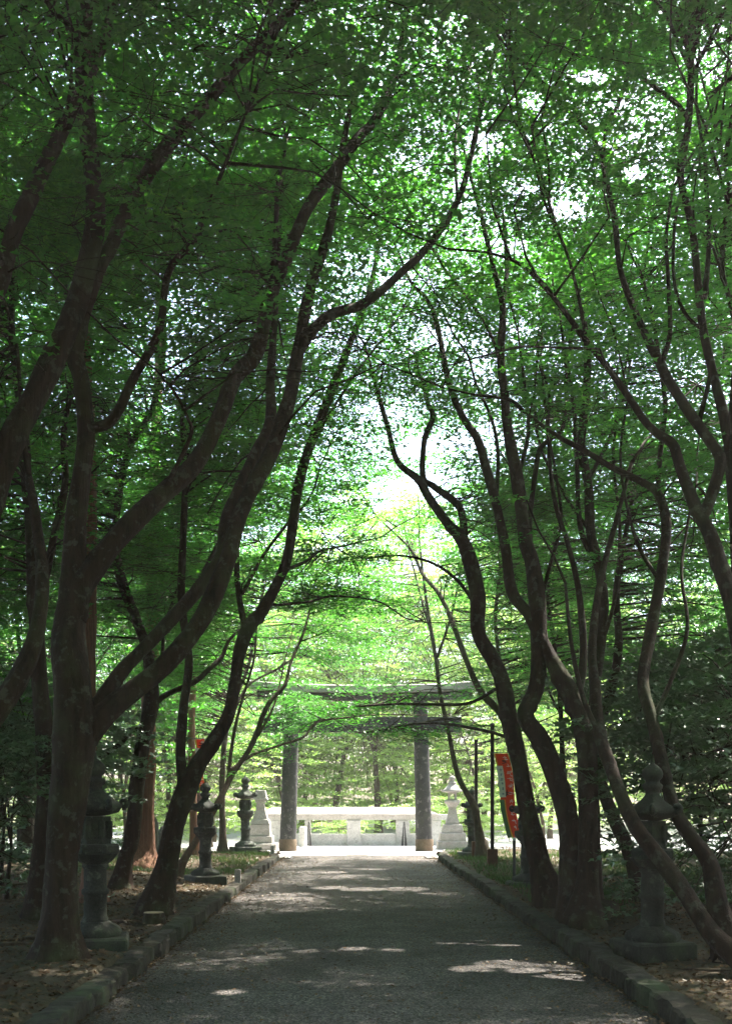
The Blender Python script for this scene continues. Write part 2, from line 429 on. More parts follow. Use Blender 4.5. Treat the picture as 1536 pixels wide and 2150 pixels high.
# ---------------------------------------------------------------- traced trees
LIMB_P, LIMB_T, LIMB_R = [], [], []
HERO = []
def hero(label, Y0, stems, mat=None, cat='tree', grow=True, yscale=1.0):
    """stems: list of (depth drift, [(u, v, width px), ...]); every stem after the first starts on an earlier one"""
    tid = len(HERO)
    root = None; g = Geo(); done = []
    for si, (dY, pl) in enumerate(stems):
        pl = np.array(pl, float)
        if si == 0:
            Ys = Y0
        else:
            best = None
            for (uv, w3) in done:
                d = np.hypot(uv[:, 0] - pl[0, 0], uv[:, 1] - pl[0, 1]); k = int(np.argmin(d))
                if best is None or d[k] < best[0]: best = (d[k], w3[k][1], uv[k])
            Ys = best[1]
            if best[0] > 4: pl = np.vstack([[best[2][0], best[2][1], pl[0, 2]], pl])
        L = np.r_[0, np.cumsum(np.hypot(np.diff(pl[:, 0]), np.diff(pl[:, 1])))]; tt = L / L[-1]
        ctrl = []
        for (u, v, wd), t in zip(pl, tt):
            Yc = Ys + dY * t ** 1.2
            p = P(u, v, Yc); ctrl.append((*p, wd * .455 * Yc / F, u, v))
        ctrl = np.array(ctrl)
        c = catmull(ctrl, 11 if ctrl[0, 3] > .04 else 6)
        pts, rad = c[:, :3].copy(), np.maximum(c[:, 3], .004)
        # organic wander
        s = np.cumsum(np.r_[0, np.linalg.norm(np.diff(pts, axis=0), axis=1)])
        pts[:, 1] += .10 * np.sin(s * 1.1 + rng.random() * 6) * np.clip(s / 2, 0, 1)
        if si == 0:
            if root is None:
                base = pts[0].copy()
                bz = float(verge_h(base[0], base[1])) if abs(base[0]) > 2 else VZ
                root = empty('maple_tree' if mat is not M_cedar else 'cedar_tree', (base[0], base[1], bz))
                tag(root, label, cat)
                # continue under the soil
                pts = np.vstack([[base[0], base[1], min(bz, base[2]) - .12], pts]); rad = np.r_[rad[0], rad]; s = np.r_[0, s + .1]
                c = np.vstack([c[0], c])
        n = 22 if rad.max() > .09 else (12 if rad.max() > .04 else 6)
        tube(g, pts, rad, n, 0, .05 if rad.max() > .03 else .03, flare=.95 if si == 0 else 0)
        done.append((c[:, 4:6], pts))
        if grow:
            z = pts[:, 2] > 2.6
            LIMB_P.append(pts[z]); LIMB_R.append(rad[z]); LIMB_T.append(np.full(z.sum(), tid))
            # let stems that leave the frame or end live on a little
            d = pts[-1] - pts[-4]; d /= np.linalg.norm(d)
            ext = [pts[-1]]; r0 = rad[-1]
            for k in range(5):
                d = d + rng.normal(0, .16, 3); d[2] += .10; d /= np.linalg.norm(d); ext.append(ext[-1] + d * .45)
            ext = np.array(ext); rr = np.linspace(r0, .006, 6)
            tube(g, ext, rr, 6, 0, .03)
            LIMB_P.append(ext[1:]); LIMB_R.append(rr[1:]); LIMB_T.append(np.full(5, tid))
    g.V = [v - np.array(root.location, np.float32) for v in g.V]
    g.build('trunk', mat or M_bark, root)
    HERO.append(dict(root=root, crown=Geo(), T=[], P=[], R=[]))
    return root

# ---- left of the path
hero('massive dark maple at the near left, forking into long stems that arch over the path', 9.5, [
 (.6, [(122,2014,92),(127,1910,76),(135,1790,74),(150,1660,82),(162,1550,90),(152,1440,88),(142,1340,80),(150,1240,62),(152,1100,50),(165,1000,44),(176,903,40),(170,800,38),(160,720,36),(210,575,34),(240,525,34),(285,425,32),(350,320,30),(425,225,28),(500,125,26),(600,15,22),(640,-50,18)]),
 (2.6, [(168,1560,62),(230,1490,52),(330,1412,46),(390,1350,42),(440,1280,40),(480,1180,38),(498,1110,37),(530,1030,36),(571,946,34),(600,855,32),(612,800,31),(625,725,30),(650,600,25),(685,500,21),(705,415,18),(718,330,14),(735,240,11),(750,150,8)]),
 (3.2, [(190,1510,40),(250,1415,34),(291,1370,32),(370,1290,32),(430,1225,31),(467,1167,28),(480,1092,29),(535,964,28),(567,891,25),(567,800,21),(572,700,18),(578,600,14),(585,470,12),(590,400,10),(602,300,8)]),
 (2.2, [(630,735,24),(660,690,23),(700,660,23),(768,635,21),(850,560,18),(905,500,17),(960,415,15),(985,340,13),(1000,270,11),(1030,150,9),(1050,30,7)]),
 (2.4, [(146,1300,70),(165,1238,66),(205,1185,56),(271,1106,48),(338,1038,43),(406,971,41),(457,869,38),(491,785,36),(535,735,34),(566,625,32),(600,550,30),(645,450,27),(700,375,26),(750,300,23),(790,250,20),(830,150,17),(845,60,14),(860,-40,10)]),
 (.8, [(566,625,16),(580,475,12),(583,400,10),(600,310,7),(590,230,5)]),
 (-.8, [(176,903,26),(235,880,24),(280,790,20),(330,690,18),(350,565,16),(400,500,15),(430,440,12),(470,350,9),(520,240,6)]),
 (.9, [(960,415,8),(955,330,7),(960,250,6),(985,150,5)]),
 (-.5, [(340,1038,12),(400,920,10),(395,880,8),(370,830,7),(330,780,5)]),
 (.6, [(1000,290,7),(1005,200,6),(990,100,5)]),
])
hero('thick dark trunk along the left edge of the picture, upright only near the top', 8.4, [
 (1.2, [(-120,2050,95),(-110,1800,84),(-95,1500,76),(-55,1200,66),(0,1020,62),(34,920,60),(68,850,58),(112,750,56),(140,680,50),(170,575,46),(194,450,44),(186,325,40),(176,150,38),(185,0,34),(190,-60,28)]),
 (.5, [(-75,1300,50),(-75,1000,46),(-45,760,42),(10,600,38),(35,500,37),(68,415,37),(115,300,36),(160,190,30),(215,60,24),(240,-40,20)]),
 (.8, [(-100,1620,60),(-20,1510,54),(40,1430,48),(80,1340,38),(95,1220,30),(80,1100,22),(60,1000,16)]),
 (-.5, [(176,120,16),(150,60,14),(110,20,12),(80,-30,9)]),
])
hero('straight dark trunk standing just behind the massive forked maple at the far left', 13.4, [
 (.3, [(78,1905,44),(88,1750,41),(94,1600,40),(86,1450,38),(80,1300,34),(72,1150,30),(55,1000,25),(40,850,21),(20,700,16),(30,560,12)]),
 (.6, [(80,1300,20),(110,1150,18),(135,1020,16),(130,900,14),(150,800,10)]),
])
hero('reddish cedar trunk with flaking bark directly behind the near left stone lantern', 15.2, [
 (0, [(196,1886,46),(193,1780,38),(190,1600,36),(188,1370,35),(186,1150,33),(184,900,29),(182,700,25),(180,400,20),(178,100,15)])], M_cedar, grow=False)
hero('reddish cedar trunk with flared roots in a patch of sun behind the leaning dark stem', 23.5, [
 (0, [(298,1813,70),(302,1775,48),(306,1700,40),(310,1600,38),(314,1450,35),(318,1330,33),(322,1150,29),(325,1000,25),(330,800,19),(335,600,14)])], M_cedar, grow=False)
hero('distant slim cedar trunk showing between the two forks of the left middle maple', 28.0, [
 (0, [(408,1792,20),(405,1640,17),(403,1480,16),(408,1300,14),(420,1100,12),(425,900,9)])], M_cedar, grow=False)
hero('dark stem leaning right then bent back left, in front of the flared cedar', 17.4, [
 (1.2, [(253,1862,40),(265,1800,35),(279,1755,33),(298,1573,34),(316,1480,34),(312,1400,27),(300,1345,24),(281,1292,24),(257,1225,22),(243,1150,18),(252,1050,16),(271,950,15),(305,886,14),(322,845,13),(340,740,11),(345,620,8)]),
 (1.0, [(314,1490,15),(345,1462,14),(409,1432,13),(440,1405,12),(465,1380,10),(480,1345,7),(520,1300,5)]),
 (.4, [(302,1545,16),(279,1532,15),(250,1565,12),(216,1588,10),(190,1590,7)]),
 (.6, [(316,1440,12),(340,1380,9),(345,1320,7),(370,1250,5)]),
])
hero('left middle maple with a low Y fork, its right stem curving up towards the gate', 13.75, [
 (3.0, [(326,1912,64),(345,1840,52),(362,1750,47),(385,1680,50),(415,1610,38),(450,1560,33),(480,1505,30),(493,1440,28),(503,1370,30),(522,1315,31),(553,1274,27),(597,1183,24),(615,1092,22),(626,1019,22),(648,946,22),(677,873,21),(706,800,19),(735,720,16),(765,640,13),(785,560,10),(800,480,8)]),
 (1.0, [(388,1680,28),(380,1600,24),(379,1560,23),(384,1480,21),(394,1387,20),(380,1258,18),(389,1072,16),(392,980,13),(385,880,10),(400,800,8),(430,700,6)]),
 (1.0, [(515,1325,15),(500,1237,14),(497,1150,12),(505,1050,9),(515,960,7),(540,870,5)]),
 (1.4, [(512,1240,9),(552,1165,8),(600,1100,7),(640,1060,5)]),
 (1.2, [(626,1019,9),(655,940,8),(690,870,7),(745,790,6),(800,720,5)]),
 (2.0, [(600,1195,8),(640,1180,7),(670,1160,6),(720,1150,4)]),
 (2.5, [(575,1270,7),(650,1262,6),(700,1250,5),(790,1262,4),(850,1300,3)]),
 (2.2, [(380,1270,10),(420,1210,9),(460,1130,8),(500,1060,6)]),
])
hero('thin grey maple stem leaning right beside the left middle stone lantern', 20.0, [
 (3.0, [(372,1838,20),(390,1800,16),(428,1740,15),(457,1685,14),(489,1622,13),(525,1569,12),(561,1484,11),(598,1440,9),(612,1390,7),(640,1321,6),(660,1230,4)]),
 (1.0, [(478,1645,9),(487,1560,8),(500,1500,7),(515,1450,6),(535,1380,5),(540,1300,4)]),
 (4.5, [(482,1618,8),(530,1585,7),(574,1569,6),(634,1549,6),(649,1533,6),(671,1513,6),(695,1511,5),(780,1502,4),(840,1500,3)]),
 (1.0, [(525,1569,7),(550,1530,6),(575,1480,5),(590,1420,4)]),
], M_bark2)
hero('slender upright maple trunk behind the leaning grey stem, far left of the stone gate', 30.0, [
 (1.0, [(468,1788,17),(466,1700,14),(466,1650,13),(472,1560,12),(490,1480,10),(520,1400,8),(540,1300,6),(560,1180,4)]),
 (1.5, [(480,1520,7),(520,1440,6),(590,1400,5),(660,1350,3)]),
], M_bark2)

# ---- right of the path
hero('dark maple with flared foot at the right path edge, forking in two above the gate', 14.4, [
 (2.4, [(1168,1903,92),(1147,1860,62),(1131,1811,49),(1109,1717,43),(1089,1605,38),(1071,1511,38),(1057,1436,38),(1035,1380,35),(1005,1325,33),(1001,1237,34),(974,1146,33),(936,1099,21),(899,1048,19),(877,1011,17),(834,971,14),(815,902,12),(790,811,9),(775,750,6)]),
 (1.4, [(974,1150,22),(972,1092,18),(958,1055,17),(910,1019,15),(888,1000,14),(890,928,14),(907,880,13),(896,847,9),(880,790,6)]),
 (5.5, [(1060,1435,10),(1035,1450,9),(980,1478,8),(900,1480,7),(830,1478,6),(760,1482,5),(690,1490,4)]),
 (4.5, [(1085,1560,9),(1040,1540,8),(940,1520,6),(860,1522,5),(800,1535,4)]),
 (1.5, [(1003,1280,10),(960,1220,8),(900,1180,7),(830,1165,5),(770,1170,4)]),
])
hero('stout maple right of the path with an elbow bend halfway up beside the banner', 13.0, [
 (1.8, [(1222,1925,96),(1208,1867,66),(1192,1717,51),(1162,1624,47),(1129,1549,42),(1101,1504,39),(1121,1450,38),(1129,1380,38),(1128,1293,38),(1119,1188,34),(1105,1136,32),(1094,1049,30),(1084,979,28),(1066,892,22),(1059,822,20),(1050,745,18),(1053,650,15),(1035,575,12),(1018,500,11),(1008,450,10),(993,390,8),(975,310,6)]),
 (1.0, [(1053,650,11),(1063,575,10),(1063,525,8),(1060,460,7),(1045,380,5)]),
 (1.5, [(1113,1150,13),(1112,1084,12),(1122,997,12),(1133,944,12),(1155,922,11),(1180,900,10),(1190,850,9),(1192,787,8),(1185,721,7),(1175,650,5)]),
 (1.0, [(1050,800,9),(1043,740,8),(1018,685,8),(983,635,7),(938,575,6),(908,525,5)]),
 (1.2, [(1128,1293,10),(1150,1200,9),(1175,1100,8),(1165,1000,7),(1150,900,6),(1140,780,5)]),
 (1.2, [(1088,1000,10),(1110,900,9),(1100,800,7),(1085,700,5)]),
])
hero('maple trunk standing close against the elbow-bent one, sweeping up to the left', 12.3, [
 (3.0, [(1225,1948,80),(1232,1850,48),(1232,1700,46),(1230,1605,46),(1222,1511,47),(1185,1436,41),(1157,1380,35),(1115,1293,26),(1077,1241,25),(1063,1154,23),(1038,1049,21),(1017,979,20),(1000,927,18),(972,884,16),(943,818,14),(930,750,12),(918,680,11),(898,625,9),(863,585,7),(840,530,5)]),
 (1.0, [(1040,1060,10),(1045,950,9),(1030,870,8),(1000,800,6)]),
 (1.4, [(1210,1480,20),(1225,1380,18),(1215,1250,15),(1190,1150,12),(1160,1050,10),(1150,930,8),(1155,820,6)]),
])
hero('narrow upright trunk between the stout maples and the near right lantern in shade', 13.9, [
 (1.5, [(1252,1905,30),(1249,1755,24),(1242,1640,23),(1240,1500,22),(1255,1400,22),(1268,1280,25),(1263,1200,25),(1243,1119,23),(1238,1040,21),(1232,1000,21),(1220,944,20),(1223,875,19),(1230,770,17),(1226,700,13),(1215,620,10),(1225,540,8),(1235,440,6)]),
 (.8, [(1262,1200,14),(1225,1130,12),(1215,1060,12),(1213,990,11),(1205,870,9),(1190,770,8),(1200,680,6)]),
 (1.0, [(1258,1370,10),(1290,1250,9),(1300,1100,8),(1290,950,7),(1310,800,6),(1330,650,5)]),
 (1.4, [(1241,1119,8),(1180,1030,7),(1130,930,6),(1120,820,5),(1135,700,4)]),
 (1.0, [(1232,1010,10),(1270,940,9),(1300,860,8),(1320,760,6)]),
])
hero('thin dark sapling seen just right of the elbow-bent maple', 20.5, [
 (1.0, [(1197,1833,14),(1189,1680,13),(1181,1586,12),(1174,1474,11),(1160,1350,10),(1150,1250,9),(1165,1130,7),(1170,1000,5)]),
 (.6, [(1176,1500,6),(1150,1440,6),(1140,1340,5)]),
])
hero('long dark stem leaning left across the foot of the dark near right lantern', 9.0, [
 (3.2, [(1600,2048,60),(1536,2000,48),(1485,1950,42),(1429,1867,38),(1372,1792,35),(1327,1729,33),(1297,1661,31),(1279,1605,30),(1262,1549,28),(1252,1450,25),(1247,1350,20),(1262,1220,15),(1290,1100,11),(1320,980,8)]),
 (1.0, [(1262,1549,14),(1225,1470,12),(1200,1350,10),(1190,1220,7)]),
])
hero('dark stem leaning left between the near right lantern and the narrow upright trunk', 15.3, [
 (1.0, [(1347,1888,38),(1320,1792,31),(1286,1717,29),(1262,1642,27),(1252,1560,23),(1285,1450,21),(1300,1350,19),(1292,1250,16),(1305,1150,12),(1330,1020,8)]),
])
hero('tall maple behind the near right lantern, one thin branch stretching far left', 9.9, [
 (3.0, [(1536,2010,60),(1503,1900,46),(1485,1811,40),(1440,1747,33),(1410,1691,29),(1391,1605,28),(1372,1511,27),(1354,1430,28),(1370,1328,26),(1387,1224,24),(1398,1119,24),(1390,1070,22),(1373,1035,19),(1332,1011,15),(1279,986,13),(1216,948,12),(1167,920,10),(1105,871,9),(1070,840,8),(1000,826,5)]),
 (.8, [(1382,1050,13),(1382,997,12),(1387,927,11),(1394,857,11),(1380,770,10),(1368,680,8),(1350,590,6)]),
 (1.0, [(1387,1224,10),(1340,1150,9),(1310,1050,7),(1300,950,6),(1320,830,5)]),
 (.8, [(1372,1511,12),(1410,1420,11),(1440,1320,10),(1430,1200,8),(1450,1080,6)]),
])
hero('big maple entering at the right edge, splitting into two long limbs that reach left', 8.6, [
 (2.2, [(1650,2044,80),(1610,1750,58),(1565,1450,48),(1540,1293,42),(1518,1206,37),(1495,1120,33),(1467,1066,28),(1436,979,25),(1419,927,23),(1384,902,19),(1356,875,18),(1331,840,17),(1297,794,15),(1272,763,14),(1227,714,13),(1175,650,11),(1130,600,10),(1080,560,8),(1020,540,6)]),
 (2.0, [(1480,1075,28),(1502,1014,27),(1514,962,27),(1495,927,26),(1467,888,25),(1440,850,24),(1401,791,22),(1385,760,21),(1355,710,17),(1320,640,15),(1296,570,14),(1285,470,13),(1270,390,12),(1262,340,11),(1240,280,10),(1200,230,9),(1150,170,8),(1090,110,6),(1050,50,5)]),
 (.6, [(1262,340,10),(1275,260,9),(1300,210,9),(1318,150,8),(1325,60,7),(1318,-30,5)]),
 (.6, [(1388,765,14),(1405,700,12),(1400,600,10),(1395,500,8),(1410,400,6)]),
 (.6, [(1467,888,12),(1492,760,10),(1475,650,8),(1490,540,6)]),
 (.8, [(1230,715,9),(1215,620,8),(1190,520,8),(1150,430,7),(1120,330,6),(1090,260,5)]),
])
hero('slender wavy maple stem standing nearly upright along the upper right edge', 9.6, [
 (1.2, [(1620,2006,60),(1590,1700,50),(1560,1400,42),(1545,1200,37),(1532,1000,31),(1520,900,26),(1500,800,22),(1480,690,19),(1472,600,17),(1464,500,17),(1452,440,17),(1435,380,18),(1432,340,18),(1445,260,16),(1447,170,15),(1445,80,14),(1430,0,12),(1420,-50,9)]),
 (.5, [(1480,620,13),(1488,500,11),(1480,400,10),(1475,340,9),(1455,230,7),(1462,120,5)]),
 (.6, [(1484,700,9),(1440,660,9),(1418,600,8),(1416,520,8),(1425,430,7),(1440,380,5)]),
 (.6, [(1446,250,12),(1415,215,11),(1370,185,10),(1330,155,8),(1300,130,5)]),
 (.6, [(1545,1100,24),(1536,880,18),(1536,700,14),(1510,560,10),(1530,400,8),(1510,280,6),(1480,150,5)]),
])
hero('slim maple growing against the back of the right far stone lantern', 26.5, [
 (1.5, [(1014,1800,30),(1004,1740,18),(996,1695,17),(978,1662,13),(962,1630,12),(952,1590,11),(940,1530,10),(922,1450,9),(914,1383,9),(899,1292,8),(888,1205,6),(880,1130,4)]),
 (.8, [(914,1390,7),(935,1330,6),(950,1280,5),(965,1200,4)]),
 (.8, [(905,1330,6),(885,1260,5),(870,1200,4)]),
], M_bark2)
hero('grey maple stem behind the red banner, curving left above the far end of the path', 23.8, [
 (2.2, [(1112,1812,22),(1098,1700,18),(1080,1570,16),(1050,1500,16),(1010,1456,15),(983,1402,13),(954,1321,11),(925,1252,10),(888,1205,8),(860,1150,6),(790,1085,4)]),
 (1.0, [(1064,1530,10),(1052,1420,9),(1040,1300,8),(1050,1180,6),(1040,1060,4)]),
], M_bark2)

LP = np.concatenate(LIMB_P); LT = np.concatenate(LIMB_T); LR = np.concatenate(LIMB_R)

# foliage sits above and outside the limbs, seldom under them
CS = 14
RA = np.zeros((2400 // CS + 40, 1800 // CS + 40))
for p_, r_ in zip(LP, LR):
    if r_ < .03: continue
    u_ = U0 + p_[0] * F / p_[1]; v_ = V0 - (p_[2] - H) * F / p_[1]; k_ = max(1, int(r_ * F / p_[1] / CS + .6))
    iu, iv = int(u_ // CS) + 10, int(v_ // CS) + 10
    if 3 < iu < RA.shape[1] - 4 and 3 < iv < RA.shape[0] - 4:
        RA[iv - k_:iv + k_ + 1, iu - k_:iu + k_ + 1] = np.maximum(RA[iv - k_:iv + k_ + 1, iu - k_:iu + k_ + 1], p_[1])
def screens(Q):
    u_ = U0 + Q[:, 0] * F / np.maximum(Q[:, 1], .5); v_ = V0 - (Q[:, 2] - H) * F / np.maximum(Q[:, 1], .5)
    iu = np.clip((u_ // CS).astype(int) + 10, 0, RA.shape[1] - 1); iv = np.clip((v_ // CS).astype(int) + 10, 0, RA.shape[0] - 1)
    return RA[iv, iu] > Q[:, 1] + .15

# ---------------------------------------------------------------- leaves on the traced trees: branchlets grow from the nearest limb
HOLES = [(1240,160,62,22,.95),(1120,215,28,26,.8),(1330,362,36,20,.95),(1190,440,62,32,.95),(1085,395,45,24,.8),(1010,300,48,30,.85),
         (860,345,60,26,.7),(970,400,40,40,.7),(1070,520,60,24,.75),(880,590,50,30,.5),(910,700,42,28,.6),(1090,690,34,26,.6),(1130,570,30,22,.5),
         (800,865,70,30,.7),(850,1035,100,38,.75),(1020,930,50,60,.6),(880,1190,60,34,.8),(700,1140,50,40,.5),(1010,760,40,40,.7),
         (1290,225,40,20,.6),(1480,120,60,70,.6),(660,700,30,40,.5),(1050,100,30,50,.5)]
def dens(u, v):
    d = np.full(u.shape, .80)
    d = np.where((u < 560) & (v < 1300), 1.0, d)
    d = np.where((u < 980) & (v < 420), 1.0, d)
    d = np.where((u > 980) & (v < 700), .95, d)
    ctr = (u > 470) & (u < 1010) & (v > 1080)
    d = np.where(ctr, .16, d)
    d = np.where(ctr & (v < 1330) & ((u < 760) | (u > 900)), .22, d)
    d = np.where((u > 640) & (u < 1000) & (v > 760) & (v <= 1080), .85, d)
    d = np.where((v > 1560), .12, d)
    for (a_, b_, ra, rb, k) in HOLES:
        rr = ((u - a_) / ra) ** 2 + ((v - b_) / rb) ** 2
        d = np.where(rr < 1.5, d * (1 - k), d)
    return d

NT = 26000
X = rng.uniform(-11, 11, NT); Yv = rng.uniform(5.0, 32, NT); Z = rng.uniform(2.6, 12.2, NT)
xc = X - slope_x(Yv)
zmin = 4.6 - .16 * np.clip(np.abs(xc) - 1.5, 0, 8) - .03 * np.clip(Yv - 14, 0, 20)
zmin = np.where(Yv < 11, zmin + .5, zmin)
uu = U0 + X * F / Yv; vv = V0 - (Z - H) * F / Yv
inside = (uu > -60) & (uu < 1596) & (vv > -80)
ctop = H + .75 * Yv                                   # height of the top of the view there
acc = np.where(inside, dens(uu, vv), .45)
acc = acc * np.clip((Yv - 6.5) / 11, .12, 1)
acc = np.where((Yv < 8) & (Z < ctop), 0, acc)
acc = np.where((Z > ctop) & (Yv < 16), 1.0, acc)  # full canopy added above the view to shade the foreground
acc = np.where((uu > 1000) & (vv < 500) & (Yv > 9) & inside, np.maximum(acc, .5 * dens(uu, vv)), acc)
acc = np.where((uu < 700) & (vv < 900) & (Yv > 8), np.maximum(acc, .75), acc)
acc = np.where((Yv > 19) & (Z > 9.0), 0, acc)
acc = np.where((uu > 540) & (uu < 980) & (vv > 900) & (Yv < 21), acc * .3, acc)
ok = (Z > zmin) & (rng.random(NT) < acc)
TG = np.stack([X, Yv, Z], 1)[ok]
near = np.empty(len(TG), int); dist = np.empty(len(TG))
for i in range(0, len(TG), 500):
    D = ((TG[i:i + 500, None, :] - LP[None]) ** 2)
    D = D[..., 0] + D[..., 1] + D[..., 2] * 1.3
    near[i:i + 500] = np.argmin(D, 1); dist[i:i + 500] = np.sqrt(D.min(1))
keep = (dist < 2.9) & (rng.random(len(TG)) < np.clip(1.25 - dist * .25, .2, 1))
TG, near, dist = TG[keep], near[keep], dist[keep]
MAXT = 3800
if len(TG) > MAXT:
    s_ = rng.permutation(len(TG))[:MAXT]; TG, near, dist = TG[s_], near[s_], dist[s_]
# layered branches that hang in front of the gate, and the low boughs on both sides
extra = [(u, v, Y) for (u, v, Y) in
 [(1000,1470,18.5),(940,1478,19),(880,1476,19.5),(820,1475,19.8),(770,1480,20),(960,1450,19),(900,1455,19.5),(700,1490,20.2),(850,1460,19.5),(1010,1520,18.5),(950,1512,18.5),(890,1516,19),(840,1524,19),(800,1535,19.2),(930,1545,18.8),(880,1550,19),(1000,1415,18),(960,1420,18),(920,1430,18.5),
  (900,1165,16.4),(850,1160,16.6),(800,1165,16.8),(960,1200,16),(870,1140,16.5),(640,1262,17),(700,1245,17.5),(760,1250,18),(820,1275,18.5),(670,1155,17),(720,1145,17.3),(610,1240,16.5),(740,1230,18),
  (560,1570,22),(620,1550,24),(660,1520,25),(700,1505,25),(760,1500,25),(640,1470,25.5),(600,1500,24),(560,1450,23),(580,1400,23.5),(540,1400,22),(520,1470,21),(500,1560,20.5),(480,1620,20),(535,1340,22),
  (640,1330,24),(670,1250,24),(600,1330,24),(580,1260,30),(560,1200,30.5),(620,1370,31),(940,1300,27),(900,1240,27.5),(960,1230,27),(880,1150,28),(910,1340,27.3),(870,1230,28),(1000,1260,25),(1040,1200,24),(1040,1100,24)]]
E = np.array([P(u + rng.normal(0, 10), v + rng.normal(0, 7), Y) for (u, v, Y) in extra for _ in range(2)])
D = ((E[:, None, :] - LP[None]) ** 2).sum(-1)
TG = np.vstack([TG, E]); near = np.r_[near, D.argmin(1)]; dist = np.r_[dist, np.sqrt(D.min(1))]
print('targets', len(TG))

CULL = True
hide = screens(TG) & (rng.random(len(TG)) < .92)
TG, near, dist = TG[~hide], near[~hide], dist[~hide]
for hid, h in enumerate(HERO):
    sel = np.where(LT[near] == hid)[0]
    if not len(sel): continue
    g = h['crown']; A = LP[near[sel]]; B = TG[sel].copy()
    d = B - A; L = np.linalg.norm(d, axis=1)
    base_ang = np.arctan2(d[:, 1], d[:, 0]) + rng.normal(0, .35, len(sel))
    # branchlet
    mid = A + d * .5; mid[:, 2] += .10 * L; mid[:, :2] += rng.normal(0, .10, (len(sel), 2)) * L[:, None]
    rb = np.clip(.006 + .006 * L, .006, .022)
    rb = np.minimum(rb, LR[near[sel]] * .8 + .002)
    twigs(g, A, mid, rb * 1.25, 1, 0); twigs(g, mid, B, rb * .8, 1, .03)
    ns = 7
    for k in range(ns):
        off = (k - (ns - 1) / 2) * .42
        st = B + np.stack([rng.normal(0, .24, len(sel)), rng.normal(0, .24, len(sel)), rng.normal(0, .04, len(sel))], 1)
        if k >= 5: st = mid + (B - mid) * rng.random((len(sel), 1)) + rng.normal(0, .05, (len(sel), 3))
        ang = base_ang + off + rng.normal(0, .25, len(sel))
        Ls = rng.uniform(.55, 1.15, len(sel))
        ce = st + np.stack([np.cos(ang) * Ls * .5, np.sin(ang) * Ls * .5, -.05 * Ls], 1)
        en = st + np.stack([np.cos(ang) * Ls, np.sin(ang) * Ls, -.15 * Ls], 1)
        vis = ~((screens(ce) | screens(st) | screens(en)) & (rng.random(len(sel)) < .95))
        sprays(g, st[vis], ang[vis], Ls[vis], 50, .063, 0, LEAF, .16, .30, .46)
        end = st + np.stack([np.cos(ang) * Ls * .9, np.sin(ang) * Ls * .9, -.16 * Ls], 1)
        src = np.where(k >= 5, 0, 1)
        twigs(g, B if k < 5 else st, st if k < 5 else end, np.full(len(sel), .0045), 1, .02)
        if k < 5: twigs(g, st, end, np.full(len(sel), .0035), 1, .03)
    loc = np.array(h['root'].location, np.float32)
    g.V = [v - loc for v in g.V]
    g.build('crown', [M_leaf, M_bark], h['root'])

CULL = False
# ---------------------------------------------------------------- trees of the wood: prototypes and copies
def proto_maple(seed, hgt, spread, zlow, nstem, nspray, nl, lsize, leafm, barkm, lean=.25):
    """returns (trunk mesh, crown mesh) grown at the origin"""
    r = np.random.default_rng(seed); gt, gc = Geo(), Geo(); tips = []; limb = []
    def grow(p, d, L, rad, lvl):
        n = 6; pts = [p]; rr = [rad]; dd = d.copy()
        for k in range(n):
            dd = dd + r.normal(0, .10, 3); dd[2] += .05 if lvl < 2 else -.01; dd /= np.linalg.norm(dd)
            pts.append(pts[-1] + dd * L / n); rr.append(rad * (1 - .55 * (k + 1) / n))
        pts = np.array(pts); c = catmull(np.c_[pts, rr], 3)
        tube(gt, c[:, :3], c[:, 3], 10 if lvl == 0 else 7 if lvl == 1 else 5, 0, .05, flare=.5 if lvl == 0 else 0)
        if lvl >= 1: limb.extend(pts[2:])
        if lvl == 3 or rad < .012: return
        for q in range(3 if lvl else nstem):
            a_ = r.random() * 6.28; tl = (.30, .55, .8)[lvl] * r.uniform(.7, 1.3)
            nd = dd * math.cos(tl) + np.array([math.cos(a_), math.sin(a_), .1]) * math.sin(tl); nd /= np.linalg.norm(nd)
            k = n if lvl == 0 else r.integers(3, n + 1)
            grow(pts[k], nd, L * r.uniform(.62, .95) if lvl else (hgt - L) * .5 * r.uniform(.8, 1.1), rr[k] * r.uniform(.6, .85), lvl + 1)
    d0 = np.array([r.normal(0, lean * .5), r.normal(0, lean * .5), 1.0]); d0 /= np.linalg.norm(d0)
    grow(np.array([0, 0, -.15]), d0, hgt * r.uniform(.22, .32), hgt * .013, 0)
    limb = np.array(limb)
    # layered sprays in an ellipsoid shell, each tied to its nearest limb
    m = nspray; th = r.random(m) * 6.28; zz = zlow + (hgt - zlow) * r.random(m) ** .85
    prof = np.sin(np.pi * np.clip((zz - zlow) / (hgt - zlow) * .80 + .18, 0, 1)) ** .6
    rad = spread * prof * (r.random(m) ** .5) * r.uniform(.8, 1.15, m)
    lay = np.round(zz / .55) * .55 + r.normal(0, .09, m)
    Pn = np.stack([rad * np.cos(th), rad * np.sin(th), lay - .06 * rad], 1)
    # clumps and gaps
    gap = np.sin(Pn[:, 0] * 1.7 + seed) + np.sin(Pn[:, 1] * 1.5 + seed * 2) + np.sin(Pn[:, 2] * 2.1 + seed * 3)
    Pn = Pn[gap > -1.1]; th = np.arctan2(Pn[:, 1], Pn[:, 0]) + r.normal(0, .6, len(Pn))
    D_ = ((Pn[:, None] - limb[None]) ** 2).sum(-1); near_ = limb[D_.argmin(1)]
    twigs(gc, near_, Pn, np.full(len(Pn), .012), 1, .05)
    sprays(gc, Pn, th, r.uniform(.6, 1.25, len(Pn)), nl, lsize, 0, LEAF, .2, .45, .5)
    return gt.build('trunk', barkm, data_only=True), gc.build('crown', [leafm, barkm], data_only=True)

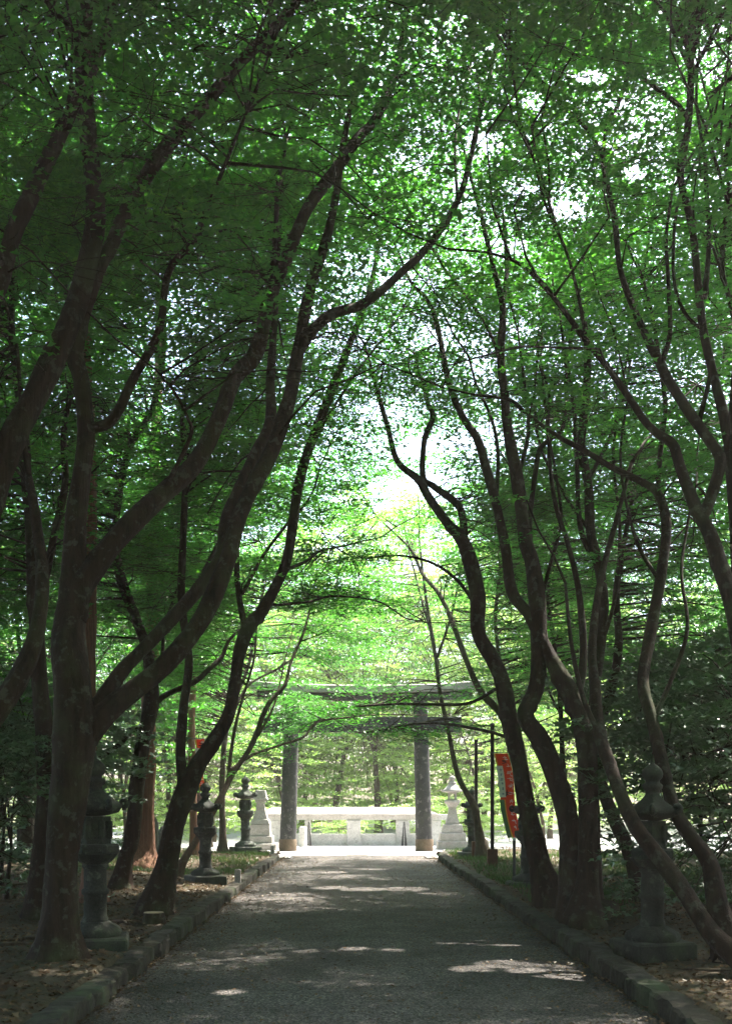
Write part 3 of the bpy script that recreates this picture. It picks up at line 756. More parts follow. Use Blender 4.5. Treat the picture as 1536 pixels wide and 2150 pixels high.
PROTO = [proto_maple(11, 12.5, 3.4, 3.4, 3, 360, 40, .10, M_leaf, M_bark),
         proto_maple(23, 14.0, 3.8, 3.8, 4, 420, 40, .10, M_leaf, M_bark),
         proto_maple(37, 11.0, 3.2, 2.6, 3, 340, 40, .10, M_leaf, M_bark2)]
TALL = proto_maple(41, 13.5, 4.6, 8.2, 4, 800, 44, .11, M_leaf, M_bark)
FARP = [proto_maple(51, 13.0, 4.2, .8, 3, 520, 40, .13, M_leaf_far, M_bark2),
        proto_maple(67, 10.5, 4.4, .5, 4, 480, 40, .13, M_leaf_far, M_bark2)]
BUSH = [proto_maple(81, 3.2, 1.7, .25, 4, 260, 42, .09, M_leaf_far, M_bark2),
        proto_maple(93, 3.6, 1.5, .3, 4, 260, 46, .10, M_leaf_dark, M_bark)]

def place(proto, kind, x, y, rz, s, label, group, cat='tree', z=None):
    if proto in PROTO or proto is TALL:
        for g0, r_ in (FLECKS[0], FLECKS[4], FLECKS[7], FLECKS[11], FLECKS[12]):
            for zz in range(4, 13):
                q_ = g0 + SD * zz / SD[2]
                if np.hypot(q_[0] - x, q_[1] - y) < 3.2 * s: return None
    tm, cm = proto
    root = empty(kind, (x, y, z if z is not None else (VZ - .04 if y < 31 else -.03)), rz); root.scale = (s, s, s)
    tag(root, label, cat, group)
    for nm, me in (('trunk', tm), ('crown', cm)):
        o = bpy.data.objects.new(nm, me); C.objects.link(o); o.parent = root
    return root

def scatter(n, xr, yr, mind, seed):
    r = np.random.default_rng(seed); out = []
    k = 0
    while len(out) < n and k < 4000:
        k += 1; p = np.array([r.uniform(*xr), r.uniform(*yr)])
        if all(np.hypot(*(p - q)) > mind for q in out): out.append(p)
    return out
rr_ = np.random.default_rng(5)
for (x, y) in scatter(22, (-24, -4.6), (11, 46), 3.2, 1):
    if x > -.36 * y + .0 - 9 or True:
        if y < 15 and x > -6.2: continue
        place(PROTO[rr_.integers(3)], 'maple_tree', x, y, rr_.random() * 6.28, rr_.uniform(.85, 1.1), 'slim maple in the shaded wood well back from the left side of the path', 'maples of the wood left of the path')
for (x, y) in scatter(24, (5.4, 25), (11, 46), 3.1, 2):
    if y > 30 and x < 13: continue
    if y > 21 and x < 10.5: continue
    if y < 15 and x < 7: continue
    place(PROTO[rr_.integers(3)], 'maple_tree', x, y, rr_.random() * 6.28, rr_.uniform(.85, 1.1), 'slim maple in the shaded wood well back from the right side of the path', 'maples of the wood right of the path')
# path-side rows farther on, either side of the gate end of the path
for (x, y, s) in [(-6.6, 24.5, .9), (-7.4, 33, .8), (-8.5, 38, .85)]:
    place(PROTO[rr_.integers(3)], 'maple_tree', x, y, rr_.random() * 6.28, s, 'leafy maple of the row closing in on the far left end of the path', 'maples by the far left end of the path')
for (x, y, s) in [(6.6, 19.5, .9)]:
    place(PROTO[rr_.integers(3)], 'maple_tree', x, y, rr_.random() * 6.28, s, 'leafy maple of the row closing in on the far right end of the path', 'maples by the far right end of the path')
# sunlit trees beyond the plaza
for (x, y) in scatter(46, (-30, 36), (47, 88), 4.0, 3):
    if -8 < x < 9 and y < 58: continue
    place(FARP[rr_.integers(2)], 'maple_tree', x, y, rr_.random() * 6.28, rr_.uniform(.95, 1.3) * (1 + (y - 47) * .007), 'sunlit yellow-green tree in the bright wood beyond the stone gate', 'sunlit trees beyond the gate')
for (x, y) in scatter(22, (-13, 12), (40.3, 46), 1.5, 4):
    if x > 5.5: continue
    place(BUSH[0], 'shrub', x, y, rr_.random() * 6.28, rr_.uniform(.35, .7), 'low sunlit green bush just behind the stone parapet', 'bushes behind the parapet', 'shrub')
for (x, y, s) in [(-5.8, 40.5, .62), (-8.2, 44, .8), (-3.6, 47.5, .78), (.6, 52, 1.3), (4.6, 49, .85), (7.6, 44, .75), (6.2, 37.5, .55), (-1.6, 57, 1.55), (3.4, 60, 1.7), (-5, 54, 1.1), (7.5, 56, 1.45)]:
    place(FARP[rr_.integers(2)], 'maple_tree', x, y, rr_.random() * 6.28, s, 'sunlit yellow-green tree in the bright wood beyond the stone gate', 'sunlit trees beyond the gate')
# dark evergreen shrubs under the trees
for (x, y, s) in [(-5.3, 15.8, 1.0), (-6.3, 18.5, 1.2), (-8.0, 21, 1.3), (-10.5, 25, 1.4), (-7.5, 27, 1.1), (-11.5, 30, 1.5), (-4.6, 13.0, .8)]:
    place(BUSH[1], 'shrub', x, y, rr_.random() * 6.28, s, 'dark glossy evergreen shrub under the trees left of the path', 'evergreen shrubs left of the path', 'shrub')
for (x, y, s) in [(5.0, 14.2, 1.1), (5.6, 17.2, 1.3), (7.2, 20, 1.4), (8.5, 24, 1.4), (6.4, 15.6, 1.2), (10, 28, 1.5), (4.4, 12.2, .9), (7.6, 17.5, 1.4), (9.4, 20.5, 1.5), (11.5, 24, 1.6)]:
    place(BUSH[1], 'shrub', x, y, rr_.random() * 6.28, s, 'dark glossy evergreen shrub under the trees right of the path', 'evergreen shrubs right of the path', 'shrub')
# unseen trees added behind and beside the viewer to shade the foreground
for (x, y) in [(-6.6, .2), (6.8, .2), (-4.0, -1.5), (4.4, -1.5), (-4.3, -7.0), (4.6, -6.5), (12.5, 8.0), (-9.8, 7.0), (11.5, 2), (-9.5, 2), (-9, -5), (9.5, -5), (0.5, -13), (-6, -13), (6.5, -13)]:
    place(TALL, 'maple_tree', x, y, rr_.random() * 6.28, 1.0, 'unseen maple added around the viewer to shade the foreground', 'unseen maples added to shade the foreground')

for (x, y) in scatter(30, (-18, 18), (-26, -7), 2.8, 9):
    place(PROTO[rr_.integers(3)], 'maple_tree', x, y, rr_.random() * 6.28, 1.0, 'unseen maple added around the viewer to shade the foreground', 'unseen maples added to shade the foreground')
for (x, y) in [(-9, 3.1), (-8, -3), (9, 4), (8.5, -3), (-11, 8), (11, 8.5), (-6.3, -.5), (6.8, .3), (-8, 5.5), (8.6, 6.3), (-12, 4), (12.5, 5), (-11, -1), (12, 0)]:
    place(PROTO[2], 'maple_tree', x, y, rr_.random() * 6.28, .9, 'unseen maple added around the viewer to shade the foreground', 'unseen maples added to shade the foreground')

# ---------------------------------------------------------------- stone gate (torii)
def torii():
    YT = 33.5; k = YT / F
    xl, xr = (604 - U0) * k, (890.5 - U0) * k
    xm = (xl + xr) / 2
    root = tag(empty('stone_gate', (xm, YT, 0)), 'grey stone shrine gate with two round pillars and long curved top beam across the path', 'gate')
    zt = H + (V0 - 1470) * k
    zn0, zn1 = H + (V0 - 1538) * k, H + (V0 - 1506) * k
    for s, x in ((1, xl), (-1, xr)):
        g = Geo(); hgt = zt; pr = []
        for i in range(15):
            t = i / 14; pr.append((.265 - .045 * t, t * hgt))
        n0 = 28; th = np.arange(n0) * 2 * np.pi / n0; V = []
        for (r_, z) in pr:
            lean = s * .028 * z
            V.append(np.stack([x - xm + lean + r_ * np.cos(th), r_ * np.sin(th), np.full(n0, z)], 1))
        V = np.concatenate(V); m = len(pr)
        i = np.arange(m - 1)[:, None] * n0; j = np.arange(n0)[None]; jn = (j + 1) % n0
        g.add(V, np.stack([i + j, i + jn, i + n0 + jn, i + n0 + j], -1).reshape(-1, 4), 0, True)
        p = g.build('pillar', M_stone_torii, root)
        g = Geo(); lathe(g, [(.285, 0), (.285, .34), (.272, .37)], 28, (x - xm, 0)); g.build('pillar_base', M_rust_stone, p)
    g = Geo(); box(g, (543 - U0) * k - xm, (968 - U0) * k - xm, -.12, .12, zn0, zn1, bev=.02); g.build('tie_beam', M_stone_torii, root)
    # strut between tie beam and top beam
    g = Geo(); box(g, -.16, .16, -.10, .10, zn1 + .003, zt - .002); g.build('centre_strut', M_stone_torii, root)
    # lower and upper top beams, upturned towards their ends
    for nm, x0, x1, zz0, zz1, dy, up in (('lower_beam', 540, 990, 1472, 1456, .17, .07), ('top_beam', 524, 1008, 1455.5, 1438, .27, .12)):
        g = Geo(); n = 30; V = []
        a0, a1 = (x0 - U0) * k - xm, (x1 - U0) * k - xm; c0 = (a0 + a1) / 2; hw = (a1 - a0) / 2
        for i in range(n + 1):
            x = a0 + (a1 - a0) * i / n; lift = up * abs((x - c0) / hw) ** 3
            b0, b1 = H + (V0 - zz0) * k + lift, H + (V0 - zz1) * k + lift * 1.25
            V += [(x, -dy, b0), (x, -dy - .03, b1 - .05), (x, 0, b1), (x, dy + .03, b1 - .05), (x, dy, b0)]
        i = np.arange(n)[:, None] * 5; j = np.arange(5)[None]; jn = (j + 1) % 5
        g.add(V, [np.stack([i + j, i + jn, i + 5 + jn, i + 5 + j], -1).reshape(-1, 4)[:, ::-1], np.array([[0, 1, 2, 3, 4]]), np.array([[n * 5 + a_ for a_ in (4, 3, 2, 1, 0)]])])
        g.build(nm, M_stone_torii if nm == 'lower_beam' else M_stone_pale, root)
M_rust_stone = stone_mat('stained pillar foot', (.075, .05, .03), (.15, .11, .075), (.10, .08, .06), .3)
torii()

# ---------------------------------------------------------------- kasuga style stone lanterns
def lantern_parts(Ht, mat, root):
    h = Ht
    def petals(n, a_): return lambda th, k: a_ * np.abs(np.sin(th * n / 2)) - a_ * .5
    g = Geo(); box(g, -.165 * h, .165 * h, -.165 * h, .165 * h, -.06, .06 * h, bev=.02); g.build('plinth', mat, root)
    g = Geo(); lathe(g, [(.128 * h, .061 * h), (.135 * h, .078 * h), (.125 * h, .10 * h), (.085 * h, .122 * h), (.07 * h, .134 * h)], 36, wob=petals(8, .12)); g.build('lotus_base', mat, root)
    g = Geo(); r0 = .058 * h
    lathe(g, [(r0 * 1.12, .135 * h), (r0 * 1.12, .15 * h), (r0, .162 * h), (r0, .268 * h), (r0 * 1.16, .275 * h), (r0 * 1.2, .286 * h), (r0 * 1.16, .297 * h), (r0, .304 * h), (r0 * .98, .40 * h), (r0 * 1.14, .412 * h), (r0 * 1.14, .425 * h)], 28)
    g.build('pillar', mat, root)
    g = Geo(); lathe(g, [(.06 * h, .426 * h), (.085 * h, .445 * h), (.108 * h, .475 * h), (.112 * h, .482 * h)], 36, wob=petals(12, .10))
    lathe(g, [(.118 * h, .484 * h), (.120 * h, .49 * h), (.120 * h, .522 * h), (.112 * h, .53 * h)], 6, smooth=False); g.build('platform', mat, root)
    fb = Geo(); R = .078 * h
    lathe(fb, [(R, .531 * h), (R, .556 * h)], 6, smooth=False); lathe(fb, [(R, .648 * h), (R, .672 * h)], 6, smooth=False)
    for i in range(6):
        a_ = i * math.pi / 3; x, y = R * .9 * math.cos(a_), R * .9 * math.sin(a_); w_ = .017 * h
        lathe(fb, [(w_, .556 * h), (w_, .648 * h)], 6, (x, y), smooth=False)
    for i in (0, 1, 3, 4):            # closed panels, set back between the posts; two sides stay open
        a0, a1 = i * math.pi / 3, (i + 1) * math.pi / 3; rr = R * .86
        p0, p1 = np.array([rr * math.cos(a0), rr * math.sin(a0)]), np.array([rr * math.cos(a1), rr * math.sin(a1)])
        n_ = (p0 + p1); n_ = n_ / np.linalg.norm(n_) * .012 * h
        V = [(*(p0), .556 * h), (*(p1), .556 * h), (*(p1), .648 * h), (*(p0), .648 * h), (*(p0 - n_), .556 * h), (*(p1 - n_), .556 * h), (*(p1 - n_), .648 * h), (*(p0 - n_), .648 * h)]
        fb.add(V, BOXF)
    fb.build('fire_box', mat, root)
    # six-sided roof with curled corners
    g = Geo(); n = 36; th = np.arange(n) * 2 * np.pi / n
    hexr = 1 / np.cos((th % (math.pi / 3)) - math.pi / 6) * math.cos(math.pi / 6)
    V = []
    prof = [(.05, .674, 0), (.115, .690, .0), (.138, .702, .02), (.140, .716, .022), (.105, .745, .008), (.07, .775, .0), (.045, .80, 0), (.038, .812, 0)]
    cr = np.abs(np.cos(th * 3)) ** 4
    for (r_, z_, cu) in prof:
        V.append(np.stack([r_ * h * hexr * np.cos(th), r_ * h * hexr * np.sin(th), z_ * h + cu * h * cr], 1))
    V = np.concatenate(V); m = len(prof)
    i = np.arange(m - 1)[:, None] * n; j = np.arange(n)[None]; jn = (j + 1) % n
    g.add(V, [np.stack([i + j, i + jn, i + n + jn, i + n + j], -1).reshape(-1, 4)], 0, True)
    roof = g.build('roof', mat, root)
    for k in range(6):
        a_ = k * math.pi / 3; c, s = math.cos(a_), math.sin(a_); g = Geo(); pts = []
        for q in range(9):
            ph = -1.9 + q * .62; rr = .022 * h * (1 - q * .05)
            pts.append(((.140 * h + rr * math.cos(ph)) * c, (.140 * h + rr * math.cos(ph)) * s, .737 * h + rr * math.sin(ph)))
        tube(g, np.array(pts), np.linspace(.016 * h, .010 * h, 9), 7, 0, 0); g.build('corner_curl', mat, roof)
    g = Geo(); lathe(g, [(.036 * h, .812 * h), (.036 * h, .828 * h), (.05 * h, .838 * h), (.052 * h, .856 * h), (.036 * h, .868 * h), (.034 * h, .878 * h), (.05 * h, .893 * h), (.054 * h, .915 * h), (.045 * h, .938 * h), (.024 * h, .957 * h), (.009 * h, .968 * h), (.006 * h, 1.0 * h)], 24)
    g.build('finial', mat, root)

def lantern(u, vb, Y, Ht, label, rz, mat=None):
    x = (u - U0) * Y / F
    root = tag(empty('stone_lantern', (x, Y, (VZ if Y < 31 else 0) + .0), rz), label, 'stone lantern', 'stone lanterns along the path')
    lantern_parts(Ht, mat or M_stone, root); return root
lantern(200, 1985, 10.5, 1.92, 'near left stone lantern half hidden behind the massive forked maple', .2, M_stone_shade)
lantern(431, 1845, 19.0, 1.82, 'left middle stone lantern behind the Y-forked maple, its top crossed by a thin leaning stem', .5)
lantern(515, 1785, 30.2, 2.18, 'tall dark stone lantern with curled roof corners, in front of the pale pedestal', .52)
lantern(990, 1796, 27.6, 1.80, 'right far stone lantern with a slim trunk against it, beside the large pale lantern', .3)
lantern(1106, 1860, 17.6, 1.78, 'stone lantern hidden behind the flared maple trunk right of the banner', .1)
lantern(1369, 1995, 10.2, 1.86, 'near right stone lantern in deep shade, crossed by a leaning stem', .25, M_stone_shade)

def big_lantern(u, Y, label, full=True):
    x = (u - U0) * Y / F; p = Y / F
    root = tag(empty('stone_lantern' if full else 'stone_pedestal', (x, Y, 0)), label, 'stone lantern' if full else 'pedestal')
    m = M_stone_pale
    def sq(name, w0, z0, z1, tp=0.0):
        g = Geo(); box(g, -w0, w0, -w0, w0, z0 + .001, z1, taper=tp, bev=.02); g.build(name, m, root)
    if full:
        k = 2.38 / 790
        sq('step', 165 * k, 0, 85 * k); sq('step', 140 * k, 87 * k, 175 * k, .01); sq('block', 112 * k, 176 * k, 265 * k, .03)
        g = Geo(); lathe(g, [(78 * k * 1.3, 266 * k), (76 * k * 1.3, 290 * k), (60 * k * 1.3, 340 * k), (48 * k * 1.3, 400 * k), (43 * k * 1.25, 450 * k)], 4, rot=math.pi / 4, smooth=False); g.build('pillar', m, root)
        g = Geo(); lathe(g, [(50 * k, 451 * k), (60 * k, 480 * k), (84 * k, 495 * k), (86 * k, 525 * k), (78 * k, 531 * k)], 24); g.build('platform', m, root)
        g = Geo()
        for a_ in range(4):
            c, s = math.cos(a_ * math.pi / 2 + .785), math.sin(a_ * math.pi / 2 + .785); lathe(g, [(13 * k, 532 * k), (13 * k, 612 * k)], 4, (50 * k * c, 50 * k * s), rot=.785, smooth=False)
        lathe(g, [(62 * k, 532 * k), (62 * k, 545 * k)], 4, rot=.785, smooth=False); lathe(g, [(62 * k, 600 * k), (62 * k, 613 * k)], 4, rot=.785, smooth=False)
        g.build('fire_box', m, root)
        g = Geo(); lathe(g, [(70 * k, 614 * k), (112 * k, 620 * k), (114 * k, 632 * k), (80 * k, 655 * k), (52 * k, 690 * k), (46 * k, 700 * k)], 24); g.build('roof', m, root)
        g = Geo(); lathe(g, [(42 * k, 701 * k), (46 * k, 715 * k), (26 * k, 735 * k), (20 * k, 741 * k), (31 * k, 752 * k), (34 * k, 768 * k), (25 * k, 786 * k), (8 * k, 796 * k)], 20); g.build('finial', m, root)
    else:
        k = 1.92 / 1120
        sq('step', 320 * k, 0, 118 * k); sq('step', 240 * k, 120 * k, 258 * k, .01); sq('block', 195 * k, 260 * k, 480 * k, .02); sq('moulding', 185 * k, 482 * k, 570 * k, .04)
        g = Geo(); lathe(g, [(150 * k * 1.3, 571 * k), (135 * k * 1.3, 620 * k), (95 * k * 1.3, 730 * k), (80 * k * 1.3, 830 * k), (78 * k * 1.3, 880 * k)], 4, rot=math.pi / 4, smooth=False); g.build('pillar', m, root)
        sq('moulding', 100 * k, 882 * k, 930 * k); sq('cap', 138 * k, 931 * k, 975 * k); sq('cap_block', 120 * k, 977 * k, 1118 * k, .04)
    return root
big_lantern(949, 35.0, 'large pale stone lantern on stepped blocks just right of the gate, standing in the sun')
big_lantern(547, 34.6, 'pale stone pedestal with a flared shaft and square cap left of the gate', False)

# ---------------------------------------------------------------- stone parapet beyond the gate
def parapet():
    Y = 37.7; k = Y / F
    X = lambda u: (u - U0) * k; Zz = lambda v: H + (V0 - v) * k
    root = tag(empty('stone_parapet', (X(760), Y, 0)), 'low pale stone parapet with capped top rail and open gaps beyond the gate', 'parapet')
    ox = X(760)
    def b(name, u0, u1, v0, v1, d0, d1, bev=.015, parent=root):
        g = Geo(); box(g, X(u0) - ox, X(u1) - ox, d0, d1, Zz(v1), Zz(v0), bev=bev); return g.build(name, M_parapet, parent)
    b('base_wall', 560, 925, 1751.5, 1776.5, -.14, .14)
    b('centre_post', 728, 757, 1722.4, 1776.5, -.24, .2); b('post', 831, 859, 1722.4, 1776.5, -.19, .19); b('post', 640, 652, 1722.4, 1776.5, -.17, .17); b('post', 566, 590, 1722.4, 1776.5, -.17, .17); b('post', 905, 925, 1722.4, 1776.5, -.17, .17)
    b('top_rail', 548, 940, 1710.3, 1722, -.16, .16)
    g = Geo(); n = 2
    x0, x1 = X(556) - ox, X(905) - ox; za, zb = Zz(1709.9), Zz(1695)
    V = [(x0 - .15, -.33, za), (x1 + .25, -.33, za), (x1 + .25, .33, za), (x0 - .15, .33, za), (x0 + .25, -.02, zb), (x1 - .35, -.02, zb), (x1 - .35, .02, zb), (x0 + .25, .02, zb)]
    g.add(V, BOXF); g.build('sloping_cap', M_stone_pale, root)
parapet()
for nm_u, lab in ((648, 'dark narrow triangular stand leaning against the left part of the parapet'), (848, 'dark narrow triangular stand leaning against the right post of the parapet')):
    Y = 37.2; k = Y / F; x = (nm_u - U0) * k
    root = tag(empty('folding_stand', (x, Y, 0)), lab, 'stand', 'dark stands in front of the parapet')
    for s in (-1, 1):
        g = Geo(); g.add([(s * .02, -.02, 0), (s * .105, -.02, 0), (s * .105, .02, 0), (s * .02, .02, 0), (s * .002, -.012, .84), (s * .022, -.012, .84), (s * .022, .012, .84), (s * .002, .012, .84)], BOXF if s > 0 else BOXF[:, ::-1]); g.build('board', M_black, root)

Y = 36.5; g = Geo(); lathe(g, [(.15, 0), (.14, .05), (.135, .62), (.12, .67), (.06, .69)], 20); o = g.build('stone_bollard', M_parapet); o.location = ((636 - U0) * Y / F, Y, 0)
tag(o, 'short round pale bollard just right of the foot of the left gate pillar', 'bollard')

# ---------------------------------------------------------------- banners, poles, posts
def pole(u, vb, Y, hgt, label, grp=None):
    x = (u - U0) * Y / F; root = tag(empty('banner_pole', (x, Y, VZ - .02)), label, 'pole', grp)
    g = Geo(); lathe(g, [(.042, .0), (.042, hgt - .06), (.05, hgt - .055), (.05, hgt)], 14); g.build('shaft', M_black, root)
    g = Geo(); box(g, -.11, .11, -.09, .09, -.05, .42); g.build('footing', M_rust, root)
    g = Geo(); tube(g, np.array([[-.20, 0, hgt - .42], [-.03, 0, hgt - .38], [.16, 0, hgt - .33]]), [.014] * 3, 6, 0, 0); g.build('cross_arm', M_black, root)
    return root
pole(1033, 1815, 22.9, 3.12, 'tall black pole right of the path with the red banner hanging beside it')
pole(999, 1800, 27.0, 3.0, 'plain black pole farther back behind the right far lantern')
def strokes(g, cx, cz, s, r, off):
    """one brush-written character made of short strokes, in the banner's own (x, z) plane"""
    for _ in range(int(r.integers(4, 7))):
        horiz = r.random() < .55; L = s * r.uniform(.35, .9); t_ = s * .13
        x0 = cx + r.uniform(-.25, .25) * s; z0 = cz + r.uniform(-.38, .38) * s; sl_ = r.uniform(-.18, .18) * L
        if horiz: q = [(x0 - L / 2, z0 - t_ / 2 - sl_ / 2), (x0 + L / 2, z0 - t_ / 2 + sl_ / 2), (x0 + L / 2, z0 + t_ / 2 + sl_ / 2), (x0 - L / 2, z0 + t_ / 2 - sl_ / 2)]
        else: q = [(x0 - t_ / 2 + sl_ / 2, z0 - L / 2), (x0 + t_ / 2 + sl_ / 2, z0 - L / 2), (x0 + t_ / 2 - sl_ / 2, z0 + L / 2), (x0 - t_ / 2 - sl_ / 2, z0 + L / 2)]
        g.add([(a_, off, b_) for a_, b_ in q], np.array([[0, 1, 2, 3]]))
def banner(u, vt, Y, W, Hb, swing, label, seed):
    x = (u - U0) * Y / F; z = H + (V0 - vt) * Y / F
    root = tag(empty('banner', (x, Y, z)), label, 'banner', 'red festival banners')
    def warp(V):
        V = np.asarray(V, float).reshape(-1, 3).copy(); t_ = -V[:, 2] / Hb
        V[:, 0] += swing * t_ + .03 * np.sin(t_ * 7); V[:, 1] += .05 * np.sin(V[:, 0] * 9 + t_ * 5) * t_
        return V
    def sheet(name, x0, x1, z0, z1, off, mat, parent):
        g = Geo(); nx, nz = 8, 30
        X_, Z_ = np.meshgrid(np.linspace(x0, x1, nx), np.linspace(z0, z1, nz)); V = np.stack([X_, np.full(X_.shape, off), Z_], -1).reshape(-1, 3)
        i = np.arange(nz - 1)[:, None] * nx; j = np.arange(nx - 1)[None]; q = np.stack([i + j, i + j + 1, i + nx + j + 1, i + nx + j], -1).reshape(-1, 4)
        V2 = warp(V); Vb = V2.copy(); Vb[:, 1] += .003
        g.add(V2, q, 0, True); g.add(Vb, q[:, ::-1], 0, True); return g.build(name, mat, parent)
    cl = sheet('cloth', 0, W, 0, -Hb, 0, M_red, root)
    sheet('green_stripe', -.02, .075, -.52 * Hb - .052, -Hb, -.004, M_dgreen, cl)
    sheet('yellow_stripe', .0755, .10, -.52 * Hb - .052, -Hb, -.005, M_yellow, cl)
    sheet('yellow_edge', -.004, .03, -.004, -.12 * Hb - .045, -.004, M_yellow, cl)
    wp = sheet('white_panel', -.02, .115, -.12 * Hb - .05, -.52 * Hb, -.010, M_white, cl)
    r = np.random.default_rng(seed); g = Geo()
    spots = [(.60 * W + .04, -.06 * Hb - k * .082 * Hb, .095) for k in range(11)] + [(.90 * W, -.22 * Hb - k * .05 * Hb, .055) for k in range(6)]
    for cx_, cz_, sz_ in spots:
        g = Geo(); strokes(g, cx_, cz_, sz_, r, -.008); g.V = [warp(v).astype(np.float32) for v in g.V]; g.build('white_character', M_white, cl)
    g = Geo(); strokes(g, .5 * W + .03, -.10 * Hb, .13, r, -.010); strokes(g, .52 * W, -.47 * Hb, .13, r, -.010); g.V = [warp(v).astype(np.float32) for v in g.V]; g.build('dark_lettering', M_black, cl)
    g = Geo()
    for k in range(6): strokes(g, .06, -.17 * Hb - .05 - k * .055 * Hb, .06, r, -.014)
    g.V = [warp(v).astype(np.float32) for v in g.V]; g.build('panel_lettering', plain('grey ink', (.10, .12, .30), .8), wp)
    g = Geo(); tube(g, np.array([[-.06, 0, .012], [W / 2, 0, .02], [W + .02, 0, .012]]), [.010] * 3, 6, 0, 0); g.build('top_rod', M_black, root)
banner(1036, 1582, 22.7, .30, 1.80, .30, 'red banner with green and yellow stripes and white writing beside the tall black pole', 3)
banner(409, 1553, 23.0, .20, 1.12, .02, 'red banner mostly hidden behind the fork of the left middle maple', 8)
x = (1079 - U0) * 19.8 / F; root = tag(empty('marker_post', (x, 19.8, VZ)), 'short thin black post with a pale cap standing in the grass below the red banner', 'post')
g = Geo(); lathe(g, [(.030, -.1), (.030, .70)], 12); g.build('shaft', M_black, root)
g = Geo(); lathe(g, [(.034, .701), (.034, .74), (.015, .75)], 12); g.build('cap', M_white, root)

# standing stones, stump, small blocks
def rock(name, u, vb, Y, w_, h_, d_, label, cat, mat, grp=None, seed=0):
    r = np.random.default_rng(seed); g = Geo()
    prof = [(.5, -.06), (.52, .1), (.5, .35), (.46, .6), (.42, .8), (.30, .93), (.12, 1.0)]
    ph = r.random(4) * 6
    lathe(g, [(a_, b_ * h_) for a_, b_ in prof], 22, wob=lambda th, k: .08 * np.sin(2 * th + ph[0] + k) + .06 * np.sin(5 * th + ph[1] + k * 2))
    g.V = [v * np.array([w_, d_, 1], np.float32) for v in g.V]
    o = g.build(name, mat); o.location = ((u - U0) * Y / F, Y, VZ - .02); tag(o, label, cat, grp); return o
rock('standing_stone', 323, 1775, 27, .26, 1.05, .2, 'dark rounded standing stone right of the flared cedar root', 'stone', M_stone, seed=1)
rock('standing_stone', 345, 1780, 26, .34, .85, .25, 'lower broad standing stone nearest the left middle maple', 'stone', M_stone, seed=2)
rock('stone_block', 1014, 1770, 30.2, .34, .42, .3, 'small pale rock in the grass left of the tall black pole', 'stone', M_stone_pale, seed=5)
Y = 13.2; root = tag(empty('tree_stump', ((334 - U0) * Y / F, Y - .35, VZ)), 'low sawn stump with a pale round top at the foot of the left middle maple', 'stump')
g = Geo(); lathe(g, [(.15, -.05), (.135, .03), (.125, .09)], 20, wob=lambda th, k: .06 * np.sin(3 * th + k)); g.build('bark_side', M_bark, root)
g = Geo(); lathe(g, [(.118, .0905), (.116, .097)], 20, wob=lambda th, k: .05 * np.sin(3 * th)); g.build('cut_face', M_cut, root)

# drain grates at both ends of the kerbs
for (u, Y, lab) in ((590, 29.3, 'slotted steel drain grate at the far left corner of the path'), (914, 29.4, 'slotted steel drain grate at the far right corner of the path')):
    root = tag(empty('drain_grate', ((u - U0) * Y / F, Y, .0)), lab, 'drain grate', 'drain grates at the path end')
    g = Geo(); box(g, -.30, .30, -.5, -.46, .005, .045); box(g, -.30, .30, .46, .5, .005, .045); box(g, -.30, -.27, -.46, .46, .005, .045); box(g, .27, .30, -.46, .46, .005, .045); g.build('frame', M_grate, root)
    g = Geo()
    for i in range(6): box(g, -.25 + i * .095, -.225 + i * .095, -.459, .459, .008, .042, bev=.003)
    for i in range(5): box(g, -.269, .269, -.36 + i * .18, -.335 + i * .18, .006, .036, bev=.003)
    g.build('bars', M_parapet, root)
# short pale kerb markers
for (u, v, Y, lab) in ((499, 1868, 18.6, 'short pale peg at the bend of the left kerb'), (572, 1800, 28.4, 'small pale peg beside the left drain grate')):
    g = Geo(); box(g, -.05, .05, -.05, .05, -.02, .36, bev=.012); o = g.build('boundary_peg', M_stone_pale); o.location = ((u - U0) * Y / F, Y, .03); tag(o, lab, 'peg')

# ---------------------------------------------------------------- litter, grass
def litter():
    g = Geo(); n = 60000
    y = 5 + 26 * rng.random(n) ** 1.4; side = rng.choice([-1, 1], n); s = np.abs(rng.normal(0, 4.5, n))
    x = np.where(side < 0, left_edge(y) - .2 - s, right_edge(y) + .2 + s)
    z = verge_h(x, y) + .012
    leaves(g, np.stack([x, y, z], 1), rng.random(n) * 6.28, rng.uniform(.03, .07, n), 0, LEAF, .35, 0)
    n = 11000
    y = 5 + 25 * rng.random(n); t_ = rng.random(n); e_ = np.where(t_ < .5, (t_ * 2) ** 3.0 * .5, 1 - ((1 - t_) * 2) ** 3.0 * .5)
    x = left_edge(y) + (right_edge(y) - left_edge(y)) * e_
    leaves(g, np.stack([x, y, np.full(n, .042)], 1), rng.random(n) * 6.28, rng.uniform(.02, .045, n), 0, LEAF, .25, 0)
    m = leaf_mat('dry fallen leaf', [(.0, (.04, .024, .014)), (.5, (.08, .046, .024)), (.85, (.15, .09, .045)), (1.0, (.12, .16, .04))], (1, 1, .8), .03, .2)
    tag(g.build('fallen_leaves', m), 'dry fallen leaves scattered over the verges and path edges', 'fallen leaves', kind='stuff')
litter()
